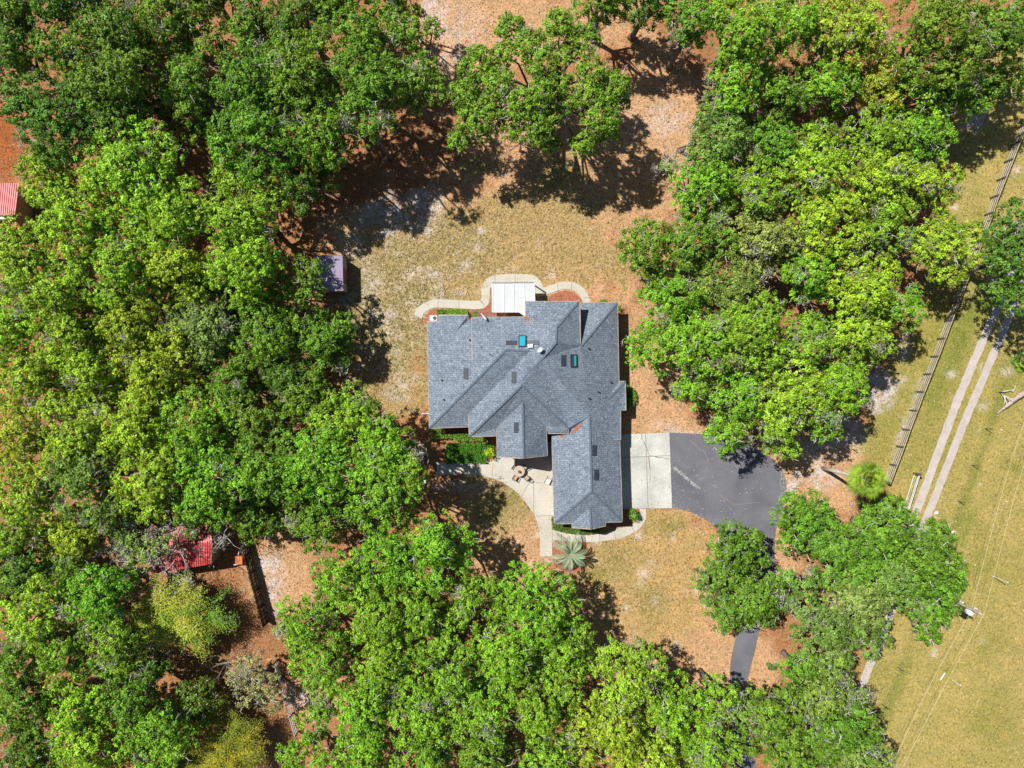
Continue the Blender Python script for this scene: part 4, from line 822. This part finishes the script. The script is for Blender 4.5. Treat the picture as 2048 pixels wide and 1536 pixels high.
ROWS = [
 ('the top edge row, left forest', 'oaks of the left forest', [(10, 10, 60, 'M', 9), (95, 5, 55, 'D', 9), (165, 75, 42, 'M', 9), (232, 55, 62, 'D', 10), (330, 35, 78, 'M', 10), (480, 45, 60, 'M', 9), (600, 30, 75, 'D', 10), (715, 45, 85, 'M', 10), (825, 60, 55, 'M', 9), (155, -20, 60, 'D', 9), (270, 110, 46, 'D', 8), (405, 95, 50, 'M', 9), (555, 70, 50, 'M', 9), (400, -25, 60, 'M', 9), (660, -20, 60, 'M', 9), (790, -20, 50, 'D', 9)]),
 ('the second row from top, left forest', 'oaks of the left forest', [(15, 110, 60, 'D', 8), (105, 98, 48, 'M', 9), (225, 150, 88, 'M', 11), (372, 165, 58, 'M', 9), (505, 165, 72, 'M', 11), (620, 150, 88, 'M', 12), (740, 160, 75, 'M', 12), (830, 170, 60, 'M', 10), (40, 60, 45, 'D', 7), (170, 190, 46, 'D', 8), (440, 215, 46, 'D', 7.5), (310, 205, 42, 'D', 7)]),
 ('the row above the left red roof', 'oaks of the left forest', [(20, 195, 42, 'D', 8), (118, 235, 88, 'D', 10), (240, 240, 66, 'D', 9), (385, 238, 46, 'M', 8), (510, 275, 82, 'M', 11), (640, 262, 80, 'M', 11), (735, 235, 55, 'M', 11.5)]),
 ('the row beside the left red roof', 'oaks of the left forest', [(95, 350, 62, 'Y', 9), (270, 330, 100, 'L', 12), (462, 345, 46, 'L', 8), (605, 350, 75, 'D', 9)]),
 ('the row under the left red roof', 'oaks of the left forest', [(45, 500, 62, 'Y', 9), (170, 435, 88, 'L', 11), (335, 425, 78, 'L', 11), (488, 420, 76, 'L', 11)]),
 ('the row level with the shed', 'oaks of the left forest', [(15, 560, 50, 'L', 9), (410, 560, 46, 'M', 8), (95, 570, 70, 'L', 10), (215, 540, 80, 'L', 11), (345, 535, 84, 'L', 10), (490, 530, 68, 'L', 11), (606, 562, 52, 'M', 9)]),
 ('the first row below the shed', 'oaks of the left forest', [(205, 640, 46, 'M', 8), (475, 610, 46, 'M', 8), (20, 655, 58, 'L', 9), (135, 660, 78, 'L', 10), (270, 640, 74, 'L', 10), (408, 650, 76, 'P', 10), (540, 650, 80, 'M', 10), (650, 680, 66, 'M', 9)]),
 ('the second row below the shed', 'oaks of the left forest', [(55, 760, 70, 'L', 9), (185, 760, 78, 'L', 10), (315, 745, 84, 'L', 11), (450, 760, 68, 'M', 9), (570, 762, 58, 'D', 8), (610, 800, 58, 'M', 9)]),
 ('the row level with the house', 'oaks of the left forest', [(35, 875, 62, 'Y', 9), (150, 865, 78, 'L', 10), (272, 860, 72, 'L', 10), (395, 860, 78, 'V', 10), (505, 850, 56, 'M', 9), (700, 838, 72, 'V', 10), (770, 900, 66, 'V', 12.5)]),
 ('the row level with the patio', 'oaks of the left forest', [(60, 985, 66, 'L', 9), (175, 970, 76, 'G', 10), (300, 965, 74, 'L', 10), (420, 965, 74, 'V', 10), (535, 935, 74, 'M', 10), (640, 930, 82, 'V', 11), (760, 985, 80, 'V', 12), (812, 945, 44, 'V', 12)]),
 ('the row above the lower red roof', 'oaks of the left forest', [(30, 1070, 58, 'V', 9), (135, 1072, 66, 'L', 9), (240, 1045, 60, 'G', 9), (390, 1030, 52, 'M', 9), (510, 1020, 62, 'M', 9), (640, 1040, 68, 'M', 10), (690, 1010, 50, 'M', 9)]),
 ('the row left of lower red roof', 'oaks of the lower left', [(130, 1140, 44, 'M', 8), (10, 1160, 50, 'M', 8), (45, 1150, 55, 'D', 8), (70, 1225, 70, 'L', 10), (190, 1195, 62, 'V', 10), (250, 1165, 34, 'V', 8)]),
 ('the row left of brown brush', 'oaks of the lower left', [(300, 1340, 44, 'D', 7), (180, 1250, 46, 'M', 8), (40, 1320, 62, 'M', 9), (130, 1310, 62, 'V', 9), (232, 1290, 66, 'V', 10)]),
 ('the bottom left corner', 'oaks of the lower left', [(45, 1420, 66, 'M', 9), (150, 1420, 70, 'L', 9), (255, 1390, 62, 'M', 9), (60, 1515, 62, 'D', 9), (190, 1505, 66, 'L', 9), (320, 1470, 72, 'V', 9), (400, 1400, 45, 'D', 7)]),
 ('the front row below the patio', 'oaks of the lower grove', [(615, 1245, 66, 'V', 9), (690, 1165, 62, 'V', 9), (775, 1115, 62, 'V', 9), (868, 1105, 86, 'V', 11), (955, 1195, 58, 'V', 9), (1075, 1210, 84, 'V', 11)]),
 ('the second row, lower grove', 'oaks of the lower grove', [(650, 1325, 64, 'V', 9), (760, 1225, 76, 'V', 10), (858, 1245, 70, 'V', 9), (770, 1330, 62, 'V', 9), (895, 1340, 74, 'V', 10), (1015, 1310, 76, 'V', 10), (1130, 1300, 68, 'V', 9), (1250, 1345, 78, 'L', 10)]),
 ('the third row, lower grove', 'oaks of the lower grove', [(635, 1440, 42, 'V', 8), (735, 1425, 66, 'V', 9), (845, 1435, 72, 'V', 9), (965, 1420, 78, 'V', 10), (1090, 1410, 72, 'V', 10), (1215, 1460, 80, 'L', 10), (1345, 1420, 76, 'V', 9)]),
 ('the bottom edge row, lower grove', 'oaks of the lower grove', [(610, 1510, 52, 'V', 8), (725, 1520, 66, 'V', 9), (850, 1530, 66, 'V', 9), (980, 1525, 70, 'M', 9), (1100, 1520, 60, 'V', 9), (1310, 1520, 76, 'L', 9), (1420, 1500, 60, 'V', 9)]),
 ('the row across the driveway foot', 'oaks of the lower right', [(1440, 1400, 50, 'V', 9), (1540, 1440, 84, 'M', 10), (1640, 1400, 62, 'G', 9), (1688, 1468, 76, 'M', 10), (1600, 1520, 70, 'M', 9), (1720, 1530, 60, 'G', 9)]),
 ('the top edge row, right half', 'oaks of the upper right', [(1200, -5, 62, 'M', 9), (1290, -10, 66, 'D', 9), (1385, 40, 62, 'M', 10), (1490, 55, 76, 'V', 11), (1590, 45, 70, 'V', 10), (1690, 60, 78, 'Y', 10), (1880, 80, 100, 'M', 12), (2000, 50, 76, 'M', 11)]),
 ('the second row, right grove', 'oaks of the upper right', [(1480, 150, 72, 'V', 11), (1565, 185, 58, 'M', 9), (1660, 155, 66, 'V', 10), (1755, 165, 62, 'Y', 9), (1835, 200, 66, 'V', 10), (1930, 165, 72, 'M', 10), (2020, 160, 50, 'M', 9)]),
 ('the third row, right grove', 'oaks of the upper right', [(1450, 280, 72, 'G', 10), (1555, 290, 62, 'M', 9), (1655, 262, 50, 'V', 9), (1760, 275, 72, 'V', 10), (1850, 270, 58, 'V', 10)]),
 ('the fourth row, right grove', 'oaks of the upper right', [(1410, 375, 72, 'V', 10), (1520, 385, 70, 'V', 10), (1640, 350, 72, 'L', 11), (1750, 360, 72, 'L', 11), (1862, 370, 62, 'L', 10)]),
 ('the fifth row, right grove', 'oaks of the upper right', [(1295, 500, 60, 'M', 9), (1400, 480, 74, 'M', 10), (1520, 480, 72, 'P', 10), (1650, 450, 76, 'L', 11), (1768, 450, 66, 'V', 10), (1890, 500, 72, 'L', 10)]),
 ('the sixth row, right grove', 'oaks of the upper right', [(1350, 600, 72, 'V', 9), (1465, 575, 66, 'G', 9), (1620, 545, 66, 'V', 9), (1730, 570, 74, 'L', 10), (1800, 620, 50, 'V', 9)]),
 ('the seventh row, right grove', 'oaks of the upper right', [(1300, 690, 56, 'V', 9), (1400, 690, 68, 'V', 10), (1510, 670, 76, 'V', 11), (1620, 680, 62, 'V', 10), (1720, 670, 62, 'L', 9)]),
 ('the row reaching over the asphalt', 'oaks of the upper right', [(1390, 780, 40, 'V', 8), (1480, 790, 66, 'V', 9), (1575, 790, 76, 'Y', 11), (1670, 770, 62, 'V', 10), (1455, 865, 46, 'V', 8), (1560, 870, 52, 'V', 9), (1645, 850, 40, 'V', 9)]),
 ('the clump over the lower driveway', 'oaks of the lower right', [(1470, 1110, 66, 'M', 8), (1420, 1168, 44, 'G', 7), (1505, 1190, 72, 'M', 8), (1455, 1225, 42, 'M', 7), (1600, 1185, 56, 'G', 8)]),
 ('the spreading clump below the gate', 'oaks of the lower right', [(1605, 1045, 66, 'M', 9), (1690, 1110, 72, 'M', 10), (1765, 1065, 72, 'M', 10), (1850, 1120, 78, 'M', 10), (1880, 1185, 56, 'M', 9), (1790, 1160, 60, 'G', 10), (1715, 1195, 66, 'P', 9), (1855, 1245, 42, 'M', 8), (1650, 1275, 74, 'G', 9), (1738, 1266, 47, 'G', 9), (1698, 1405, 40, 'G', 9), (1605, 1340, 50, 'M', 8), (1662, 1348, 46, 'G', 9)]),
]
HF = {'the top edge row, right half': 1.4, 'the top edge row, left forest': 1.3, 'the second row from top, left forest': 1.35, 'the row above the left red roof': 1.35, 'the first row below the shed': 0.95, 'the second row below the shed': .95, 'the row level with the patio': 1.3, 'the row level with the house': 1.2, 'the row above the lower red roof': .85, 'the spreading clump below the gate': 1.0, 'the clump over the lower driveway': .95, 'the seventh row, right grove': 1.35, 'the row reaching over the asphalt': 1.28, 'the sixth row, right grove': 1.3}
for rname, grp, trees in ROWS:
    order = sorted(trees, key=lambda t: t[0])
    for t in trees:
        x, y, R, h, ht = t; i = order.index(t); R = R*(1.12 if x < 560 else 1.06); ht = ht*HF.get(rname, 1.18)
        pos = 'leftmost' if i == 0 else ('rightmost' if i == len(order)-1 else ORD[i]+' from left')
        lab = f'{TONE[h]} oak, {pos} in {rname}'
        if len(lab.split()) > 16: lab = f'{TONE[h]} oak, {pos} in the {rname}'
        right = x > 1150
        add_tree('live_oak', auto_lobes(x, y, R, ht), h, lab, grp, moss=.25 if h in 'PG' else (.16 if right else .10), twigs=1.1 if right else .8)
# the free-standing oak above the house
add_tree('live_oak', [(1020, 60, 32, 11.6), (1060, 95, 34, 13.0), (1120, 62, 40, 13.0), (1165, 85, 36, 12.3), (1085, 130, 34, 13.8), (960, 140, 44, 11.6), (1000, 175, 36, 13.0), (930, 190, 34, 10.9), (955, 240, 44, 10.2), (920, 285, 26, 8.7), (1040, 215, 36, 13.0), (1085, 190, 34, 13.8), (1070, 255, 38, 11.6), (1100, 285, 24, 9.4),
                      (1185, 150, 36, 12.3), (1175, 195, 34, 12.3), (1225, 175, 36, 11.6), (1200, 235, 40, 11.6), (1240, 205, 22, 10.2), (1165, 288, 28, 9.4), (1215, 262, 26, 10.2), (1130, 110, 24, 12.5), (1010, 110, 26, 12), (985, 215, 28, 11.5), (1120, 165, 28, 13), (1095, 235, 32, 12), (1135, 205, 24, 12), (1020, 255, 26, 10)],
         (.170, .335, .024), 'broad free-standing oak with gaps in its crown above the house', 'oaks of the upper right', moss=.5, twigs=2.2, dens=1.6, gap=.06, trunk_px=(1085, 225))
add_tree('live_oak', [(1985, 465, 34, 8), (2025, 440, 42, 9), (2065, 470, 44, 9), (1990, 515, 38, 9), (2030, 530, 46, 10), (1998, 580, 36, 8), (2040, 600, 40, 9), (2075, 560, 44, 9), (2020, 490, 36, 10)], 'D', 'dark green oak cut off by the right edge above the ruts', 'oaks of the upper right')
add_tree('live_oak', [(1400, 250, 22, 7), (1385, 300, 20, 6), (1335, 330, 16, 5), (1420, 200, 22, 7)], 'P', 'thin grey laced young oak left of the right grove', 'oaks of the upper right', moss=.8, twigs=3, dens=.5)

# bare grey trees
def bare(px, py, h, sp, label, n=7, m='twig', th=.085, mossn=0, name='bare_tree', cat='tree', col=(.48, .47, .44)):
    b = U(px, py); e = empty(name, b, label, cat, 'bare trees')
    MB().tube([b-Vector((0, 0, .05)), b+Vector((.1, .1, h*.35)), b+Vector((0, 0, h*.55))], [th*1.4, th, th*.9], 8).build('trunk', M[m], e, True)
    mb = MB()
    for i in range(n):
        a = 6.283*i/n+random.uniform(-.3, .3); d = Vector((math.cos(a), math.sin(a), random.uniform(.35, .9))).normalized()
        branchy(mb, b+Vector((0, 0, h*random.uniform(.4, .55))), d, sp*random.uniform(.4, .62), th*.65, 4, .55, 3)
    mb.build('branch', M[m], e)
    if mossn:
        vs = np.array(mb.v); c = vs[RNG.integers(0, len(vs), mossn)]+RNG.normal(size=(mossn, 3))*.12; ax = unit(RNG.normal(size=(mossn, 3))); nr = unit(np.cross(ax, RNG.normal(size=(mossn, 3))))
        link('moss', np_mesh('moss', quads(c, nr, RNG.uniform(.2, .5, mossn), .14, ax), mossn, np.array(col)*RNG.uniform(.6, 1.3, (mossn, 1))), M['moss'], e)
bare(395, 1080, 9, 4.6, 'bare silver-grey tree over the right half of the lower red roof', 8, mossn=900)
bare(330, 1050, 8, 3.6, 'bare grey tree above the lower red roof', 6, mossn=300)
bare(475, 1062, 8, 3.2, 'bare grey branches above the dark plank fence', 6, mossn=250)
bare(285, 1110, 7, 3.6, 'grey leafless branching tree left of the lower red roof', 8, mossn=700)
bare(560, 965, 9, 2.6, 'small bare grey top in the forest above the sandy patch', 6)
bare(1040, 300, 5, 3.0, 'dead grey lower limbs under the free-standing oak', 8, mossn=500)
bare(1325, 335, 4, 2.4, 'leaning bare grey tree between the free-standing oak and the right grove', 7, mossn=250)
bare(1450, 290, 10, 3.0, 'tall pale dead snag in the upper right grove', 6, mossn=300)
bare(1500, 480, 10, 3.6, 'dead grey branches in the middle of the right grove', 7, mossn=400)
bare(330, 1285, 3.5, 4.2, 'leafless brown brush between the bamboo and the lower left oaks', 11, 'polewood', .05)
bare(465, 1315, 3.0, 3.4, 'tangle of dry straw-coloured canes below the bamboo', 12, 'board', .04, name='dry_canes', cat='shrub')
add_tree('airy_shrub', [(505, 1330, 34, 4.5), (530, 1365, 34, 4.5), (500, 1385, 32, 4), (545, 1400, 26, 3.5), (480, 1350, 26, 4)], (0.30, 0.34, 0.13), 'airy grey-green shrub tree beside the pale rail fence', 'shrubs', moss=.3, twigs=3, dens=.9, leaf=.2, gap=.3, cat='shrub')
add_tree('laced_oak', [(265, 1085, 30, 6), (300, 1095, 30, 6.5), (330, 1085, 28, 6), (285, 1120, 28, 5.5)], 'P', 'pale grey-green tree hung with moss left of the lower red roof', 'oaks of the lower left', moss=.9, twigs=3, dens=.7)

# bamboo
def bamboo(px, py, R, h, n, cols, label, name='bamboo_clump', aim=None, cat='bamboo'):
    b = U(px, py); e = empty(name, b, label, cat, 'bamboo clumps'); mb = MB(); V = []; T = []
    for i in range(n):
        a = random.uniform(0, 6.283) if aim is None else random.gauss(aim, 1.0); rr = R*random.uniform(.35, 1)**.7; st = b+Vector((random.gauss(0, .5), random.gauss(0, .5), 0)); d = Vector((math.cos(a), math.sin(a), 0))
        pts = []; hh = h*random.uniform(.7, 1.05)
        for t in np.linspace(0, 1, 9): pts.append(st+d*rr*(t**1.9)+Vector((0, 0, hh*math.sin(min(t*1.25, 1.05)*math.pi/2)*(1-.22*max(0, t-.6)))))
        mb.tube(pts, [.03*(1-.8*k/8) for k in range(9)], 4, False)
        hue = np.array(random.choice(cols))*random.uniform(.8, 1.25); P = np.array([tuple(p) for p in pts]); m_ = 240
        tt = RNG.uniform(.38, 1.0, m_)*8; i0 = np.minimum(tt.astype(int), 7); c = P[i0]+(P[i0+1]-P[i0])*(tt-i0)[:, None]; tan = unit(P[i0+1]-P[i0])
        sd = unit(np.cross(tan, np.array([0, 0, 1.0])))*RNG.choice([-1, 1], (m_, 1)); ax = unit(tan*.7+sd*.8+RNG.normal(size=(m_, 3))*.25+np.array([0, 0, -.15])); ln = RNG.uniform(.16, .40, m_)*(1.25-.5*tt/8)
        nr = unit(np.array([0, 0, 1.0])+RNG.normal(size=(m_, 3))*.35); c = c+RNG.normal(size=(m_, 3))*np.array([.30, .30, .22]); V.append(quads(c+ax*(ln*.6)[:, None], nr, ln, .22, ax)); T.append(hue*RNG.uniform(.75, 1.3, (m_, 1)))
    mb.build('cane', M['board'], e); v = np.concatenate(V); t = np.concatenate(T); link('foliage', np_mesh('foliage', v, len(t), t), M['leaf'], e)
YG = [(.38, .44, .04), (.26, .40, .035), (.42, .42, .06)]
bamboo(385, 1195, 4.3, 7, 150, YG, 'yellow-green bamboo clump just below the lower red roof')
bamboo(430, 1215, 4.6, 6.0, 26, [(.16, .33, .03), (.30, .38, .03)], 'arching green bamboo canes on the lower side of the big clump', aim=-1.3)
bamboo(430, 1385, 3.0, 5, 60, [(.26, .28, .02), (.2, .22, .03)], 'olive bamboo clump above the bottom left yellow one')
bamboo(495, 1460, 4.2, 5.5, 110, [(.44, .38, .02), (.26, .29, .02), (.18, .23, .02)], 'golden yellow bamboo clump near the bottom edge')
bamboo(395, 1500, 3.4, 5, 60, [(.22, .28, .03), (.28, .30, .02)], 'olive green bamboo clump on the bottom edge')

# palms
def fan_palm(px, py, h, R, nf, label, hue, lean=(0, 0), name='fan_palm', trunk='palmtrunk'):
    b = U(px, py); top = b+Vector((lean[0], lean[1], h)); e = empty(name, b, label, 'palm')
    if h > 1: MB().tube([b-Vector((0, 0, .05)), b.lerp(top, .3), b.lerp(top, .7), top], [.24, .19, .17, .2], 10).build('trunk', M[trunk], e, True); MB().tube([top-Vector((0, 0, .5)), top-Vector((0, 0, .1)), top+Vector((0, 0, .25)), top+Vector((0, 0, .5))], [.22, .36, .28, .05], 10).build('crown_shaft', M['frondbase'], e, True)
    V = []; T = []; st = MB()
    for i in range(nf):
        a = i*2.39996; el = math.radians(86-116*(i/nf)**.9); d = Vector((math.cos(a)*math.cos(el), math.sin(a)*math.cos(el), math.sin(el)))
        cf = .45+.55*min(1, i/nf*2.2); pl_ = R*random.uniform(.34, .5)*cf; fl = R*random.uniform(.5, .62)*(.7+.3*cf); p1 = top+d*pl_*.6; p2 = top+d*pl_+Vector((0, 0, -.04)); st.tube([top, p1, p2], [.025, .02, .015], 4, False)
        side = d.cross(Vector((0, 0, 1))); side = side.normalized() if side.length > .01 else Vector((1, 0, 0)); upn = side.cross(d).normalized(); hu = np.array(hue)*random.uniform(.4, 1.3)*(1 if i < nf*.8 else .8)
        for k in range(18):
            t = (k/17-.5)*2; an = t*1.15; ld = (d*math.cos(an)+side*math.sin(an)).normalized(); L_ = fl*(1-.28*abs(t))*random.uniform(.9, 1.08); tip = p2+ld*L_+Vector((0, 0, -.22*L_*(1+abs(t))*.8)); mid = p2+ld*L_*.55
            wdt = ld.cross(upn).normalized()*.045
            V += [p2-wdt*.3, mid-wdt, mid+wdt, p2+wdt*.3, mid-wdt, tip-wdt*.15, tip+wdt*.15, mid+wdt]; c_ = hu*random.uniform(.85, 1.15); T += [c_, c_*1.05]
    st.build('stalk', M['board'], e); v = np.array([tuple(x) for x in V]); T = np.clip(np.array(T), 0, .9); link('frond', np_mesh('frond', v, len(T), T), M['leaf'], e)
fan_palm(1645, 936, 10.6, 2.3, 40, 'tall fan palm with a round lime crown and pale leaning trunk near the gate', (.24, .38, .03), lean=(.1, .05))
fan_palm(2040, 722, .5, 1.5, 20, 'low green palmetto clump at the right edge beside the ruts', (.16, .27, .03), name='palmetto')
fan_palm(1120, 594, .3, .1, 3, 'tiny palmetto seedling in the back mulch bed', (.1, .2, .05), name='seedling')
def pindo(px, py, h, R, nf, label, hue):
    b = U(px, py); top = b+Vector((0, 0, h)); e = empty('feather_palm', b, label, 'palm'); MB().tube([b, top], [.3, .34], 10).build('trunk', M['palmtrunk'], e, True)
    V = []; T = []; st = MB()
    for i in range(nf):
        a = i*2.39996+random.uniform(-.2, .2); f = i/nf; d = Vector((math.cos(a), math.sin(a), 0)); L_ = R*random.uniform(.8, 1.05)*(.65+.35*min(1, f*2)); rise = (1.5-1.5*f); drop = 1.0+1.0*f
        P = [top+d*L_*t*(1-.10*t)+Vector((0, 0, rise*t*1.5-drop*t*t*1.3)) for t in np.linspace(0, 1, 11)]; st.tube(P, [.03*(1-.7*k/10) for k in range(11)], 4, False); hu = np.array(hue)*random.uniform(.8, 1.2)
        for k in range(1, 38):
            t = k/38*10; j = int(t); p = P[j].lerp(P[j+1], t-j); tg = (P[j+1]-P[j]).normalized(); s0 = tg.cross(Vector((0, 0, 1))).normalized(); ll = .42*math.sin(math.pi*min(1, .15+k/38*.85))+.10
            for s in (-1, 1):
                ld = (s0*s*.75+tg*.8+Vector((0, 0, .42))).normalized(); tip = p+ld*ll+Vector((0, 0, -.08)); wv = tg*.03; m_ = p+ld*ll*.5; V += [p-wv, m_-wv*1.2, tip, m_+wv*1.2]; T.append(hu*random.uniform(.85, 1.2))
    st.build('rachis', M['board'], e); v = np.array([tuple(x) for x in V]); T = np.array(T); link('frond', np_mesh('frond', v, len(T), T), M['leaf'], e)
pindo(1137, 1099, 2.3, 3.0, 17, 'silver-green feather palm at the bend of the garden walk', (.25, .35, .21))

# hedges and bushes
def hedge(poly, h, label, hue, name='hedge', dens=230, leaf=.13, cat='hedge'):
    P = [U(x, y, h*.8) for x, y in poly]; xs = [p.x for p in P]; ys = [p.y for p in P]; c0 = Vector((sum(xs)/len(xs), sum(ys)/len(ys), 0)); e = empty(name, c0, label, cat, 'hedges and clipped shrubs round the house')
    x0, x1, y0, y1 = min(xs), max(xs), min(ys), max(ys); k = int((x1-x0)*(y1-y0)*dens*2.2); X = RNG.uniform(x0, x1, k); Y = RNG.uniform(y0, y1, k); ins = np.zeros(k, bool)
    for i in range(len(P)):
        a, b = P[i], P[(i+1) % len(P)]; c = ((a.y > Y) != (b.y > Y)) & (X < (b.x-a.x)*(Y-a.y)/(b.y-a.y+1e-12)+a.x); ins ^= c
    X = X[ins]; Y = Y[ins]; k = len(X); Z = h*(1-RNG.random(k)**3*.9)*(1+.08*(fbm(X*50, Y*50, 30, 5)-.5)*2); c = np.stack([X, Y, Z], 1)+RNG.normal(size=(k, 3))*.03
    t = np.array(hue)*RNG.uniform(.65, 1.35, (k, 1)); link('foliage', np_mesh('foliage', quads(c, unit(RNG.normal(size=(k, 3))*.6+[0, 0, .8]), RNG.uniform(.7, 1.3, k)*leaf, .7), k, t), M['leaf'], e)
    st = MB(); 
    for i in range(6): q = c0+Vector((random.uniform(-.3, .3)*(x1-x0), random.uniform(-.3, .3)*(y1-y0), 0)); st.tube([q, q+Vector((0, 0, h*.7))], [.03, .02], 5)
    st.build('stem', M['darkwood'], e)
HG = (.09, .22, .02)
hedge([(861, 857), (886, 857), (886, 867), (938, 866), (938, 874), (973, 874), (973, 882), (912, 882), (905, 876), (862, 878)], .8, 'clipped green hedge along the wall below the west wing', (.13, .27, .03))
hedge([(893, 886), (978, 886), (978, 900), (972, 926), (894, 928), (890, 926)], .6, 'square block of dark green hedge above the patio path', (.06, .20, .015))
hedge([(1102.5, 1036), (1108, 1036), (1112, 1046), (1140, 1051), (1205, 1054), (1200, 1064), (1172, 1069), (1138, 1066), (1106, 1059)], .7, 'long clipped hedge wrapping the end of the garage', (.10, .19, .03))
hedge([(1246, 768), (1262, 772), (1272, 786), (1272, 800), (1266, 812), (1258, 818), (1246, 818)], .9, 'rounded green hedge on the east side of the house', (.10, .26, .015))
hedge([(873, 619), (893, 619), (893, 630), (873, 630)], .6, 'low dark shrub at the north-west corner, left of the brighter one', (.10, .24, .03), 'shrub', cat='shrub')
hedge([(894, 617), (935, 619), (935, 632), (894, 632)], .9, 'bright green shrub against the wall by the back path', (.17, .34, .03), 'shrub', cat='shrub')
hedge([(943, 622), (961, 622), (961, 634), (943, 634)], .6, 'small loose shrub beside the brown deck', (.13, .27, .04), 'shrub', dens=120, cat='shrub')
hedge([(1200, 599), (1212, 598), (1214, 606), (1200, 606)], .6, 'small green shrub behind the north-east corner', (.15, .28, .04), 'shrub', cat='shrub')
hedge([(1236, 610), (1242, 612), (1242, 622), (1236, 622)], .9, 'tiny shrub at the east side of the north-east corner', (.12, .26, .03), 'shrub', cat='shrub')
def bush(px, py, R, h, label, hue, leaf=.16, gap=.05):
    p = U(px, py, h*.5); e = empty('round_bush', (p.x, p.y, 0), label, 'shrub', 'hedges and clipped shrubs round the house')
    v, t = foliage_arrays([(p.x, p.y, h*.55, R)], hue, 3.0, leaf, gap, h*.5/R); link('foliage', np_mesh('foliage', v, len(t), t), M['leaf'], e); MB().tube([(p.x, p.y, 0), (p.x, p.y, h*.6)], [.06, .04], 6).build('stem', M['darkwood'], e)
bush(980.5, 906.5, .58, 1.5, 'round lime yellow bush at the corner of the front gable', (.34, .46, .02))
bush(980, 892, .4, .8, 'small dark green bush just above the lime round bush', (.08, .22, .02))
bush(1267, 1029, .62, 1.5, 'round green bush in the bed at the driveway corner', (.13, .30, .03))
bush(1543, 1330, .5, 1.0, 'lone small bush on the grass between driveway and oaks', (.15, .26, .06), gap=.3)
